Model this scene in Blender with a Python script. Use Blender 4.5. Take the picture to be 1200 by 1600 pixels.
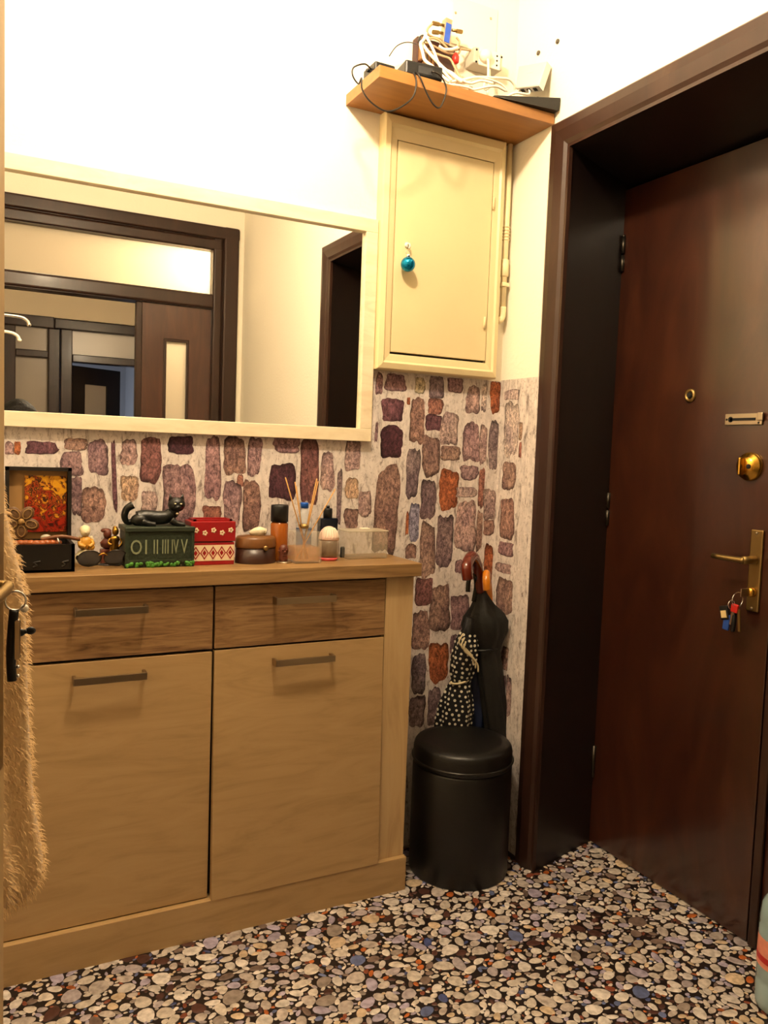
import bpy, bmesh, math, random
import numpy as np
from mathutils import Vector, Matrix

for o in list(bpy.data.objects): bpy.data.objects.remove(o)
S = bpy.context.scene
COL = S.collection
random.seed(7)

# ------------------------------------------------------------------ camera
FPX, YAW, PIT, ROL = 1265.4, 0.477422, -0.074021, 0.036407
CAM = np.array([-1.46707, -2.07984, 1.19810])
Fv = np.array([math.sin(YAW)*math.cos(PIT), math.cos(YAW)*math.cos(PIT), math.sin(PIT)])
r0 = np.array([math.cos(YAW), -math.sin(YAW), 0.0]); u0 = np.cross(r0, Fv)
Rv = math.cos(ROL)*r0 + math.sin(ROL)*u0
Uv = -math.sin(ROL)*r0 + math.cos(ROL)*u0
cd = bpy.data.cameras.new('camera'); cam = bpy.data.objects.new('camera', cd); COL.objects.link(cam)
cd.sensor_fit = 'HORIZONTAL'; cd.sensor_width = 36.0; cd.lens = 36.0*FPX/1200.0
cd.clip_start = 0.005; cd.clip_end = 50
m = Matrix.Identity(4)
for i in range(3):
    m[i][0] = Rv[i]; m[i][1] = Uv[i]; m[i][2] = -Fv[i]; m[i][3] = CAM[i]
cam.matrix_world = m
S.camera = cam

# ------------------------------------------------------------------ world, lights, exposure
w = bpy.data.worlds.new('world'); S.world = w; w.use_nodes = True
w.node_tree.nodes['Background'].inputs[0].default_value = (1, .85, .65, 1)
w.node_tree.nodes['Background'].inputs[1].default_value = 0.03
S.view_settings.view_transform = 'Standard'; S.view_settings.look = 'None'
S.view_settings.gamma = 1.0; S.view_settings.use_curve_mapping = False
S.view_settings.exposure = 0.0
LAMP = (-.95, -.79, 2.48)
LAMP_W, LAMP_C = 76.0, (1.0, .79, .535)
HALL = (-.20, -3.10, 2.30)
HALL_W, HALL_C = 60.0, (1.0, .80, .56)
def point(name, loc, watt, col, rad):
    l = bpy.data.lights.new(name, 'POINT'); l.energy = watt; l.color = col; l.shadow_soft_size = rad
    o = bpy.data.objects.new(name, l); o.location = loc; COL.objects.link(o); return o
point('hallway_lamp_light', LAMP, LAMP_W, LAMP_C, .045)
point('far_hall_lamp_light', HALL, HALL_W, HALL_C, .06)
point('side_room_lamp_light', (-.95, -7.3, 1.0), 10.0, (.86, .90, 1.0), .1)

# ------------------------------------------------------------------ helpers
def ray(x, y): return Fv + Rv*(x-600)/FPX - Uv*(y-800)/FPX
def at(x, y, ax, val):
    """point of the real plane (axis ax = val) that a photo pixel falls on"""
    d = ray(x, y); t = (val-CAM[ax])/d[ax]; return Vector(CAM+d*t)
def lin(h):
    if isinstance(h, str):
        h = h.lstrip('#'); c = [int(h[i:i+2], 16)/255 for i in (0, 2, 4)]
    else: return tuple(h)
    return tuple(x/12.92 if x <= .04045 else ((x+.055)/1.055)**2.4 for x in c)
def c4(h): return (*lin(h), 1)
MATS = {}
def mat(name, col, rough=.5, metal=0.0, spec=.5, coat=0, trans=0, ior=1.45, noise=0, nscale=30, bump=0, bscale=60, emit=None, es=0, sheen=0, vec=(1, 1, 1), alpha=1.0):
    if name in MATS: return MATS[name]
    M = bpy.data.materials.new(name); M.use_nodes = True; nt = M.node_tree; b = nt.nodes['Principled BSDF']
    b.inputs['Base Color'].default_value = c4(col); b.inputs['Roughness'].default_value = rough
    b.inputs['Metallic'].default_value = metal; b.inputs['Specular IOR Level'].default_value = spec
    b.inputs['Coat Weight'].default_value = coat; b.inputs['Coat Roughness'].default_value = .12
    b.inputs['Transmission Weight'].default_value = trans; b.inputs['IOR'].default_value = ior
    b.inputs['Sheen Weight'].default_value = sheen
    if emit: b.inputs['Emission Color'].default_value = c4(emit); b.inputs['Emission Strength'].default_value = es
    if noise or bump:
        g = nt.nodes.new('ShaderNodeNewGeometry'); mp = nt.nodes.new('ShaderNodeMapping'); mp.inputs['Scale'].default_value = vec
        nt.links.new(g.outputs['Position'], mp.inputs['Vector'])
    if noise:
        n = nt.nodes.new('ShaderNodeTexNoise'); n.inputs['Scale'].default_value = nscale; n.inputs['Detail'].default_value = 5
        nt.links.new(mp.outputs[0], n.inputs['Vector'])
        mx = nt.nodes.new('ShaderNodeMix'); mx.data_type = 'RGBA'
        a = lin(col); mx.inputs[6].default_value = (*[x*(1-noise) for x in a], 1); mx.inputs[7].default_value = (*[min(1, x*(1+noise)) for x in a], 1)
        nt.links.new(n.outputs['Fac'], mx.inputs[0]); nt.links.new(mx.outputs[2], b.inputs['Base Color'])
    if bump:
        n2 = nt.nodes.new('ShaderNodeTexNoise'); n2.inputs['Scale'].default_value = bscale; n2.inputs['Detail'].default_value = 6
        nt.links.new(mp.outputs[0], n2.inputs['Vector'])
        bp = nt.nodes.new('ShaderNodeBump'); bp.inputs['Strength'].default_value = bump; bp.inputs['Distance'].default_value = .01
        nt.links.new(n2.outputs['Fac'], bp.inputs['Height']); nt.links.new(bp.outputs[0], b.inputs['Normal'])
    b.inputs['Alpha'].default_value = alpha
    MATS[name] = M; return M
def wood(name, stops, scale, rough=.5, coat=0, bump=.05, nscale=4, distort=1.5, spec=.5):
    """grain: stretched noise through a colour ramp"""
    M = bpy.data.materials.new(name); M.use_nodes = True; nt = M.node_tree; b = nt.nodes['Principled BSDF']
    b.inputs['Roughness'].default_value = rough; b.inputs['Coat Weight'].default_value = coat; b.inputs['Coat Roughness'].default_value = .15
    b.inputs['Specular IOR Level'].default_value = spec
    g = nt.nodes.new('ShaderNodeNewGeometry'); mp = nt.nodes.new('ShaderNodeMapping'); mp.inputs['Scale'].default_value = scale
    nt.links.new(g.outputs['Position'], mp.inputs['Vector'])
    n = nt.nodes.new('ShaderNodeTexNoise'); n.inputs['Scale'].default_value = nscale; n.inputs['Detail'].default_value = 9; n.inputs['Roughness'].default_value = .62; n.inputs['Distortion'].default_value = distort
    nt.links.new(mp.outputs[0], n.inputs['Vector'])
    r = nt.nodes.new('ShaderNodeValToRGB'); cr = r.color_ramp
    while len(cr.elements) < len(stops): cr.elements.new(.5)
    for e, (p, c) in zip(cr.elements, stops): e.position = p; e.color = c4(c)
    nt.links.new(n.outputs['Fac'], r.inputs[0]); nt.links.new(r.outputs[0], b.inputs['Base Color'])
    bp = nt.nodes.new('ShaderNodeBump'); bp.inputs['Strength'].default_value = bump; bp.inputs['Distance'].default_value = .003
    nt.links.new(n.outputs['Fac'], bp.inputs['Height']); nt.links.new(bp.outputs[0], b.inputs['Normal'])
    MATS[name] = M; return M

ORG = {}
def tag(o, label=None, cat=None, group=None, kind=None):
    if label: o['label'] = label
    if cat: o['category'] = cat
    if group: o['group'] = group
    if kind: o['kind'] = kind
    return o
def thing(name, label, cat, loc, group=None, kind=None):
    o = bpy.data.objects.new(name, None); COL.objects.link(o); o.location = loc; o.empty_display_size = .02
    ORG[o] = Vector(loc); return tag(o, label, cat, group, kind)
class MB:
    def __init__(s): s.bm = bmesh.new()
    def _new(s, fn, M=None, smooth=False):
        t = bmesh.new(); fn(t)
        if M is not None: bmesh.ops.transform(t, matrix=M, verts=t.verts)
        if smooth:
            for f in t.faces: f.smooth = True
        me = bpy.data.meshes.new('t'); t.to_mesh(me); t.free(); s.bm.from_mesh(me); bpy.data.meshes.remove(me); return s
    def box(s, a, b, bev=0, M=None, seg=2):
        a, b = Vector(a), Vector(b)
        def fn(t):
            bmesh.ops.create_cube(t, size=1)
            for v in t.verts: v.co = Vector([(a[i]+b[i])/2 + v.co[i]*abs(b[i]-a[i]) for i in range(3)])
            if bev: bmesh.ops.bevel(t, geom=list(t.edges), offset=bev, segments=seg, profile=.5, affect='EDGES')
        return s._new(fn, M)
    def sphere(s, c, r, sc=(1, 1, 1), n=16, M=None):
        def fn(t):
            bmesh.ops.create_uvsphere(t, u_segments=n, v_segments=max(6, n//2+2), radius=r)
            for v in t.verts: v.co = Vector(c)+Vector([v.co[i]*sc[i] for i in range(3)])
        return s._new(fn, M, True)
    def lathe(s, prof, c=(0, 0, 0), n=24, sc=(1, 1), M=None, smooth=True, cap=True):
        def fn(t):
            rings = []
            for r, z in prof:
                rings.append([t.verts.new((c[0]+r*sc[0]*math.cos(2*math.pi*k/n), c[1]+r*sc[1]*math.sin(2*math.pi*k/n), c[2]+z)) for k in range(n)])
            for A, B in zip(rings, rings[1:]):
                for k in range(n): t.faces.new((A[k], A[(k+1) % n], B[(k+1) % n], B[k]))
            if cap:
                t.faces.new(rings[0][::-1]); t.faces.new(rings[-1])
        return s._new(fn, M, smooth)
    def cyl(s, a, b, r, r2=None, n=14, smooth=True):
        a, b = Vector(a), Vector(b); d = b-a; L = d.length
        M = Matrix.Translation(a) @ d.to_track_quat('Z', 'Y').to_matrix().to_4x4()
        return s.lathe([(r, 0), (r if r2 is None else r2, L)], n=n, M=M, smooth=smooth)
    def tube(s, pts, r, n=8, sub=4, closed=False):
        P = [Vector(p) for p in pts]
        if sub > 1:
            Q = []; N = len(P)
            rng = range(N) if closed else range(N-1)
            for i in rng:
                if closed: p0, p1, p2, p3 = P[i-1], P[i], P[(i+1) % N], P[(i+2) % N]
                else: p0, p1, p2, p3 = P[max(i-1, 0)], P[i], P[i+1], P[min(i+2, N-1)]
                for k in range(sub):
                    u = k/sub
                    Q.append(.5*((2*p1)+(p2-p0)*u+(2*p0-5*p1+4*p2-p3)*u*u+(3*p1-p0-3*p2+p3)*u**3))
            if not closed: Q.append(P[-1])
            P = Q
        rad = r if callable(r) else (lambda u: r)
        def fn(t):
            N = len(P); rings = []; up = None
            for i, p in enumerate(P):
                d = (P[(i+1) % N] if (closed or i+1 < N) else p) - (P[i-1] if (closed or i > 0) else p)
                if d.length < 1e-9: d = Vector((0, 0, 1))
                d.normalize()
                if up is None: up = d.orthogonal().normalized()
                up = up - d*up.dot(d)
                up = up.normalized() if up.length > 1e-6 else d.orthogonal().normalized()
                q = d.cross(up); R = rad(i/max(1, N-1))
                rings.append([t.verts.new(p+up*(R*math.cos(2*math.pi*k/n))+q*(R*math.sin(2*math.pi*k/n))) for k in range(n)])
            pr = list(zip(rings, rings[1:])) + ([(rings[-1], rings[0])] if closed else [])
            for A, B in pr:
                for k in range(n): t.faces.new((A[k], A[(k+1) % n], B[(k+1) % n], B[k]))
            if not closed: t.faces.new(rings[0][::-1]); t.faces.new(rings[-1])
        return s._new(fn, None, True)
    def torus(s, c, R, r, M3=None, n=20, m_=8):
        M3 = M3 or Matrix.Identity(3)
        return s.tube([Vector(c)+M3 @ Vector((R*math.cos(2*math.pi*k/n), R*math.sin(2*math.pi*k/n), 0)) for k in range(n)], r, n=m_, sub=1, closed=True)
    def prism(s, poly, off, smooth=False):
        """polygon (list of 3-D points) extruded along vector off"""
        def fn(t):
            A = [t.verts.new(Vector(p)) for p in poly]; B = [t.verts.new(Vector(p)+Vector(off)) for p in poly]
            t.faces.new(A); t.faces.new(B[::-1]); n = len(A)
            for k in range(n): t.faces.new((A[k], B[k], B[(k+1) % n], A[(k+1) % n]))
            bmesh.ops.recalc_face_normals(t, faces=t.faces)
        return s._new(fn, None, smooth)
    def loft(s, rings, smooth=True, cap=True):
        def fn(t):
            V = [[t.verts.new(Vector(p)) for p in r] for r in rings]; n = len(V[0])
            for A, B in zip(V, V[1:]):
                for k in range(n): t.faces.new((A[k], A[(k+1) % n], B[(k+1) % n], B[k]))
            if cap: t.faces.new(V[0][::-1]); t.faces.new(V[-1])
            bmesh.ops.recalc_face_normals(t, faces=t.faces)
        return s._new(fn, None, smooth)
    def build(s, name, material, parent=None, label=None, cat=None, group=None, kind=None, origin=None):
        org = ORG[parent] if parent is not None else Vector(origin if origin is not None else (0, 0, 0))
        if parent is None and origin is None and len(s.bm.verts):
            xs = [v.co for v in s.bm.verts]
            org = Vector(((min(p.x for p in xs)+max(p.x for p in xs))/2, (min(p.y for p in xs)+max(p.y for p in xs))/2, min(p.z for p in xs)))
        bmesh.ops.translate(s.bm, verts=s.bm.verts, vec=-org)
        me = bpy.data.meshes.new(name); s.bm.to_mesh(me); s.bm.free(); me.materials.append(material)
        o = bpy.data.objects.new(name, me); COL.objects.link(o)
        if parent is not None: o.parent = parent
        else: o.location = org
        ORG[o] = org
        return tag(o, label, cat, group, kind)
def text_mesh(body, size, depth, M, name, material, parent, label=None):
    cu = bpy.data.curves.new('txt', 'FONT'); cu.body = body; cu.size = size; cu.extrude = depth; cu.align_x = 'CENTER'; cu.align_y = 'CENTER'; cu.resolution_u = 3
    t = bpy.data.objects.new('txt', cu); COL.objects.link(t); bpy.context.view_layer.update()
    me = bpy.data.meshes.new_from_object(t.evaluated_get(bpy.context.evaluated_depsgraph_get()))
    bpy.data.objects.remove(t); bpy.data.curves.remove(cu)
    me.transform(Matrix.Translation(-ORG[parent]) @ M); me.materials.clear(); me.materials.append(material)
    o = bpy.data.objects.new(name, me); COL.objects.link(o); o.parent = parent; ORG[o] = ORG[parent]
    return tag(o, label)
ROTX90 = Matrix.Rotation(math.pi/2, 4, 'X')       # text standing up, facing -y

# ------------------------------------------------------------------ materials
M_wall = mat('white_wall_paint', '#f5eedd', .75, bump=.12, bscale=90)
M_ceil = mat('ceiling_paint', '#f2eee6', .8)
M_cream = mat('cream_gloss_paint', '#e2d0a2', .38, noise=.04, nscale=8, bump=.06, bscale=40)
M_cream_pipe = mat('cream_pipe_paint', '#e8d9b0', .4, bump=.1, bscale=60)
M_gap = mat('dark_gap', '#14100c', .9)
M_door = wood('dark_mahogany_varnish', [(.3, '#240f09'), (.55, '#371a0f'), (.75, '#452415')], (1.2, 1.2, .35), rough=.28, coat=.85, nscale=5, bump=.03)
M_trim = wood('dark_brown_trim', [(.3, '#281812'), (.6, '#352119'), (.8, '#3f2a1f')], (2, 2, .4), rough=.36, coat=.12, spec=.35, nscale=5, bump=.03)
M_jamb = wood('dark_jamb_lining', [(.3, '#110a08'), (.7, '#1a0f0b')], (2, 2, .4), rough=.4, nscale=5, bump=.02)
M_brass = mat('brass', '#d2a244', .25, 1.0)
M_oldbrass = mat('aged_brass', '#937a4c', .42, 1.0)
M_steel = mat('brushed_steel', '#b9aa94', .32, 1.0)
M_hinge = mat('dark_steel_hinge', '#4a443c', .45, 1.0)
M_chrome = mat('chrome', '#e6e6e6', .08, 1.0)
M_handle = mat('satin_nickel_handle', '#9d8a70', .33, 1.0)
M_top = wood('oak_worktop', [(.25, '#664a2c'), (.5, '#8b6b42'), (.75, '#a28258')], (.9, 9, 16), rough=.38, nscale=4, bump=.05, distort=1.0)
M_drawer = wood('rustic_oak_drawer', [(.28, '#47301a'), (.42, '#745433'), (.56, '#8d6c45'), (.76, '#9c7d55')], (1.5, 8, 17), rough=.5, nscale=4.0, bump=.10, distort=1.5)
M_pale = wood('pale_washed_pine', [(.25, '#96794f'), (.5, '#a98a5e'), (.8, '#b19468')], (1.2, 6, 7), rough=.45, nscale=3, bump=.05, distort=1.6)
M_palev = wood('pale_washed_pine_upright', [(.25, '#a98b5f'), (.5, '#bb9d70'), (.8, '#c2a67b')], (9, 6, .8), rough=.45, nscale=3, bump=.05, distort=1.6)
M_frame = wood('cream_mirror_frame', [(.25, '#d9c6a4'), (.55, '#e8d9ba'), (.8, '#eee2c8')], (2.0, 6, 8), rough=.42, nscale=3, bump=.05)
M_shelf = wood('yellow_beech_shelf', [(.25, '#8a5a28'), (.55, '#98662f'), (.8, '#a06e37')], (.6, 8, 8), rough=.42, nscale=4, bump=.02)
M_mirror = mat('mirror_glass', '#f4f4f0', 0.0, 1.0)
M_glass = mat('clear_glass', '#ffffff', .03, trans=1.0, ior=1.45)
M_frost = mat('frosted_pane', '#d9d3c8', .35, trans=.0, spec=.5)
M_black = mat('black_plastic', '#0d0e10', .4)
M_blackcable = mat('black_cable', '#17110d', .45)
M_white = mat('white_plastic', '#e8e2d4', .4)
M_whitecable = mat('white_cable', '#efe9da', .45)
M_leather = mat('black_leatherette', '#060504', .4, bump=.06, bscale=220)
M_mortar = mat('wallpaper_mortar', '#d6ccc6', .7, noise=.42, nscale=34, bump=.02, bscale=80, vec=(1.6, 1.6, .7))
def mortar_mat():
    M = M_mortar; nt = M.node_tree; b = nt.nodes['Principled BSDF']; base = b.inputs['Base Color'].links[0].from_socket
    g = nt.nodes.new('ShaderNodeNewGeometry')
    def layer(prev, scale, vec, lo, hi, dark, fac):
        mp = nt.nodes.new('ShaderNodeMapping'); mp.inputs['Scale'].default_value = vec; nt.links.new(g.outputs['Position'], mp.inputs[0])
        n = nt.nodes.new('ShaderNodeTexNoise'); n.inputs['Scale'].default_value = scale; n.inputs['Detail'].default_value = 8; n.inputs['Roughness'].default_value = .75; n.inputs['Distortion'].default_value = .8
        nt.links.new(mp.outputs[0], n.inputs['Vector'])
        r = nt.nodes.new('ShaderNodeValToRGB'); e = r.color_ramp.elements; e[0].position = lo; e[0].color = c4(dark); e[1].position = hi; e[1].color = (1, 1, 1, 1)
        nt.links.new(n.outputs['Fac'], r.inputs[0])
        m_ = nt.nodes.new('ShaderNodeMix'); m_.data_type = 'RGBA'; m_.blend_type = 'MULTIPLY'; m_.inputs[0].default_value = fac
        nt.links.new(prev, m_.inputs[6]); nt.links.new(r.outputs[0], m_.inputs[7]); return m_.outputs[2]
    o_ = layer(base, 26, (1.8, 1.8, .45), .36, .46, '#6e5a55', .75)
    o_ = layer(o_, 110, (1, 1, .6), .34, .48, '#8a7468', .7)
    nt.links.new(o_, b.inputs['Base Color'])
mortar_mat()
M_floorbase = mat('printed_vinyl_dark', '#1c1210', .42, noise=.4, nscale=30)

def stone_mat():
    M = bpy.data.materials.new('printed_wallpaper_stone'); M.use_nodes = True; nt = M.node_tree; b = nt.nodes['Principled BSDF']
    b.inputs['Roughness'].default_value = .65; b.inputs['Specular IOR Level'].default_value = .25
    oi = nt.nodes.new('ShaderNodeObjectInfo'); g = nt.nodes.new('ShaderNodeNewGeometry')
    ad = nt.nodes.new('ShaderNodeVectorMath'); ad.operation = 'ADD'
    nt.links.new(g.outputs['Position'], ad.inputs[0]); nt.links.new(oi.outputs['Random'], ad.inputs[1])
    mp = nt.nodes.new('ShaderNodeMapping'); mp.inputs['Scale'].default_value = (1.3, 1.3, .8); nt.links.new(ad.outputs[0], mp.inputs[0])
    n = nt.nodes.new('ShaderNodeTexNoise'); n.inputs['Scale'].default_value = 95; n.inputs['Detail'].default_value = 10; n.inputs['Roughness'].default_value = .82; n.inputs['Distortion'].default_value = .5
    nt.links.new(mp.outputs[0], n.inputs['Vector'])
    r = nt.nodes.new('ShaderNodeValToRGB'); e = r.color_ramp.elements
    e[0].position = .37; e[0].color = (.16, .13, .15, 1); e[1].position = .49; e[1].color = (.9, .9, .9, 1)
    x = e.new(.62); x.color = (2.1, 2.1, 2.05, 1)
    nt.links.new(n.outputs['Fac'], r.inputs[0])
    n2 = nt.nodes.new('ShaderNodeTexNoise'); n2.inputs['Scale'].default_value = 18; n2.inputs['Detail'].default_value = 3; nt.links.new(mp.outputs[0], n2.inputs['Vector'])
    r2 = nt.nodes.new('ShaderNodeValToRGB'); e = r2.color_ramp.elements; e[0].position = .35; e[0].color = (.72, .66, .7, 1); e[1].position = .65; e[1].color = (1.15, 1.12, 1.05, 1)
    nt.links.new(n2.outputs['Fac'], r2.inputs[0])
    m1 = nt.nodes.new('ShaderNodeMix'); m1.data_type = 'RGBA'; m1.blend_type = 'MULTIPLY'; m1.inputs[0].default_value = 1; m1.clamp_result = False
    nt.links.new(oi.outputs['Color'], m1.inputs[6]); nt.links.new(r.outputs[0], m1.inputs[7])
    m2 = nt.nodes.new('ShaderNodeMix'); m2.data_type = 'RGBA'; m2.blend_type = 'MULTIPLY'; m2.inputs[0].default_value = 1
    nt.links.new(m1.outputs[2], m2.inputs[6]); nt.links.new(r2.outputs[0], m2.inputs[7]); 
    v = nt.nodes.new('ShaderNodeTexVoronoi'); v.feature = 'DISTANCE_TO_EDGE'; v.inputs['Scale'].default_value = 34
    nd = nt.nodes.new('ShaderNodeMix'); nd.data_type = 'RGBA'; nd.inputs[0].default_value = .06
    nt.links.new(mp.outputs[0], nd.inputs[6]); nt.links.new(n2.outputs['Color'], nd.inputs[7]); nt.links.new(nd.outputs[2], v.inputs['Vector'])
    r3 = nt.nodes.new('ShaderNodeValToRGB'); e = r3.color_ramp.elements; e[0].position = .0; e[0].color = (.45, .42, .42, 1); e[1].position = .035; e[1].color = (1, 1, 1, 1)
    nt.links.new(v.outputs['Distance'], r3.inputs[0])
    m3 = nt.nodes.new('ShaderNodeMix'); m3.data_type = 'RGBA'; m3.blend_type = 'MULTIPLY'; m3.inputs[0].default_value = .8
    nt.links.new(m2.outputs[2], m3.inputs[6]); nt.links.new(r3.outputs[0], m3.inputs[7])
    ra = nt.nodes.new('ShaderNodeAttribute'); ra.attribute_name = 'rim'
    m4 = nt.nodes.new('ShaderNodeMix'); m4.data_type = 'RGBA'; m4.blend_type = 'MULTIPLY'; m4.inputs[0].default_value = 1
    nt.links.new(m3.outputs[2], m4.inputs[6]); nt.links.new(ra.outputs['Color'], m4.inputs[7]); nt.links.new(m4.outputs[2], b.inputs['Base Color'])
    return M
M_stone = stone_mat()
def pebble_mat(name, attr):
    M = bpy.data.materials.new(name); M.use_nodes = True; nt = M.node_tree; b = nt.nodes['Principled BSDF']
    b.inputs['Roughness'].default_value = .42
    if attr: c = nt.nodes.new('ShaderNodeAttribute'); c.attribute_name = 'tint'; co = c.outputs['Color']
    else: c = nt.nodes.new('ShaderNodeObjectInfo'); co = c.outputs['Color']
    g = nt.nodes.new('ShaderNodeNewGeometry')
    n = nt.nodes.new('ShaderNodeTexNoise'); n.inputs['Scale'].default_value = 70; n.inputs['Detail'].default_value = 5; nt.links.new(g.outputs['Position'], n.inputs['Vector'])
    r = nt.nodes.new('ShaderNodeValToRGB'); e = r.color_ramp.elements; e[0].position = .3; e[0].color = (.6, .58, .56, 1); e[1].position = .62; e[1].color = (1.1, 1.1, 1.1, 1)
    nt.links.new(n.outputs['Fac'], r.inputs[0])
    mx = nt.nodes.new('ShaderNodeMix'); mx.data_type = 'RGBA'; mx.blend_type = 'MULTIPLY'; mx.inputs[0].default_value = 1
    nt.links.new(co, mx.inputs[6]); nt.links.new(r.outputs[0], mx.inputs[7]); nt.links.new(mx.outputs[2], b.inputs['Base Color'])
    return M
M_pebO, M_pebA = pebble_mat('printed_pebble', False), pebble_mat('printed_pebbles_small', True)

# ------------------------------------------------------------------ room shell
XL, WF, CH = -1.80, -2.70, 2.65            # left wall, partition wall, ceiling height
floor = MB().box((-3.0, -8.0, -.06), (.6, .02, 0)).build('floor', M_floorbase, label='vinyl floor printed with pale pebbles on dark brown', kind='structure')
ceiling = MB().box((-3.0, -8.0, CH), (.6, .02, CH+.06)).build('ceiling', M_ceil, label='white ceiling above the hallway', kind='structure')
wall_back = MB().box((-3.0, 0, 0), (.6, .12, CH)).build('wall_back', M_wall, label='white wall behind the mirror, stone wallpaper below', kind='structure')
CO, CI = -.2025, -.2835                     # door casing, outer and inner edge
FO, FI = -1.452, -1.357
ZO, ZI = 2.1236, 2.0425
b = MB()
b.box((0, -.182, 0), (.13, 0, CH)); b.box((0, WF, 0), (.13, -1.414, CH)); b.box((0, -1.414, ZI+.012), (.13, -.182, CH))
wall_right = b.build('wall_right', M_wall, label='white wall around the dark entrance door', kind='structure')
MB().box((XL-.1, WF, 0), (XL, 0, CH)).build('wall_left', M_wall, label='white wall on the left of the hallway, out of frame', kind='structure')

# wallpaper: sheet on back wall and on the narrow strip beside the casing
WZ = 1.4275
paper_b = MB().box((XL, -.0008, 0), (0, 0, WZ)).build('wallpaper', M_mortar, wall_back, 'wallpaper printed with purple brown stones in cream mortar')
paper_r = MB().box((-.0008, CO, 0), (0, -.0008, WZ+.003)).build('wallpaper', M_mortar, wall_right, 'narrow strip of stone wallpaper beside the door casing')
PAL = dict(p='#8d7276', d='#664750', dd='#472b34', b='#8c7169', g='#7d6c70', l='#b09f9a', l2='#a68f8c', o='#96583a', r='#8d6156', r2='#765150', y='#b3a48c', y2='#ae9680', g2='#7f7a92')
stones = []
def crop(ox, oy, sc, L):
    for x0, y0, x1, y1, k in L: stones.append((ox+x0/sc, oy+y0/sc, ox+x1/sc, oy+y1/sc, k))
crop(560, 560, 4, [(170,100,290,205,'p'),(108,90,150,225,'p'),(355,120,415,220,'y'),(445,100,530,250,'g'),(560,120,650,215,'p'),(675,175,755,345,'l2'),(770,160,800,330,'l'),
 (825,145,912,340,'o'),(918,195,1005,258,'l'),(915,280,1000,610,'l'),(150,250,275,390,'d'),(140,425,270,620,'dd'),(325,250,410,525,'b'),(303,245,322,290,'o'),(437,250,525,350,'r'),(420,352,515,450,'d'),
 (515,345,618,540,'l2'),(517,548,632,637,'b'),(655,405,752,640,'p'),(756,420,800,660,'l2'),(815,390,892,690,'g'),(103,400,121,520,'p'),(105,685,245,1210,'b'),(300,565,377,865,'g'),
 (400,490,505,735,'b'),(507,700,618,945,'o'),(390,760,480,1000,'g'),(640,670,745,760,'p'),(750,690,785,930,'r'),(615,805,735,868,'l'),(610,895,732,1200,'l2'),(736,960,772,1200,'b'),(780,820,860,1005,'l2'),
 (782,1010,870,1105,'b'),(890,880,972,1130,'b'),(903,650,982,820,'b'),(1006,400,1026,510,'y2'),(1005,525,1020,620,'r'),(316,905,377,1140,'g2'),(295,960,312,1100,'o'),(490,985,587,1295,'g'),(385,1035,475,1365,'b'),
 (295,1160,358,1250,'b'),(785,1165,862,1400,'o'),(880,1150,965,1235,'p'),(862,1280,950,1340,'l2'),(605,1260,650,1340,'p')])
crop(600, 840, 2.7586, [(135,176,207,290,'r2'),(200,210,280,402,'b'),(123,320,193,482,'b'),(195,455,272,620,'o'),(120,500,178,670,'g'),(190,650,245,808,'g'),(110,685,173,812,'g'),(290,250,360,395,'p'),
 (285,420,322,500,'p'),(487,175,552,330,'b'),(508,470,534,570,'b'),(528,600,548,770,'l2'),(500,590,524,700,'p')])
crop(0, 690, 3.75, [(30,0,80,75,'p'),(84,0,120,75,'o'),(155,0,330,72,'d'),(380,-20,510,50,'b'),(358,58,480,200,'p'),(418,210,478,430,'p'),(520,-10,632,190,'p'),(656,0,682,400,'d'),(710,-10,800,138,'l2'),(825,-20,940,245,'r2'),
 (990,-30,1128,72,'dd'),(480,268,612,470,'b'),(710,200,806,345,'y2'),(830,290,918,420,'l2'),(958,138,1137,475,'p')])
crop(280, 690, 3.158, [(130,-20,203,283,'p'),(222,-20,322,160,'b'),(285,163,316,222,'r'),(338,-20,402,165,'p'),(470,-20,590,55,'p'),(600,-20,685,305,'r2'),(220,195,302,425,'p'),(315,195,396,437,'b'),(450,110,572,282,'dd'),
 (120,318,202,395,'r'),(700,55,762,242,'l2'),(820,-10,890,140,'l2'),(820,180,882,280,'y2'),(885,245,945,368,'l2'),(778,140,800,400,'g'),(815,330,880,430,'b')])
rs = random.Random(11)
STN = [0]
def stone_mesh(P, c, off, par):
    """flat printed stone: outer edge, inked rim, body"""
    n = len(P); c = sum(P, Vector())/n; org = ORG[par]; vs_ = []; rim = []
    k1 = rs.uniform(0, 6.28)
    for f in (1, 1, .90, .72):
        for i in range(n):
            p = c+(P[i]-c)*f; vs_.append(p-org+(off if vs_ and len(vs_) >= n else Vector()))
            d = .5+.5*math.cos(2*math.pi*i/n-k1); rim.append((.30+.5*d, .45+.5*d, 1)[0 if f == 1 else 1 if f == .90 else 2])
    vs_.append(c-org+off); rim.append(1)
    fs_ = [(r*n+i, r*n+(i+1) % n, (r+1)*n+(i+1) % n, (r+1)*n+i) for r in range(3) for i in range(n)]+[(3*n+i, 3*n+(i+1) % n, 4*n) for i in range(n)]
    me = bpy.data.meshes.new('stone'); me.from_pydata([tuple(v) for v in vs_], [], fs_); me.materials.append(M_stone)
    at2 = me.color_attributes.new('rim', 'FLOAT_COLOR', 'POINT')
    for i, r_ in enumerate(rim): at2.data[i].color = (r_, r_, r_, 1)
    o = bpy.data.objects.new('stone', me); COL.objects.link(o); o.parent = par; return o
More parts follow.
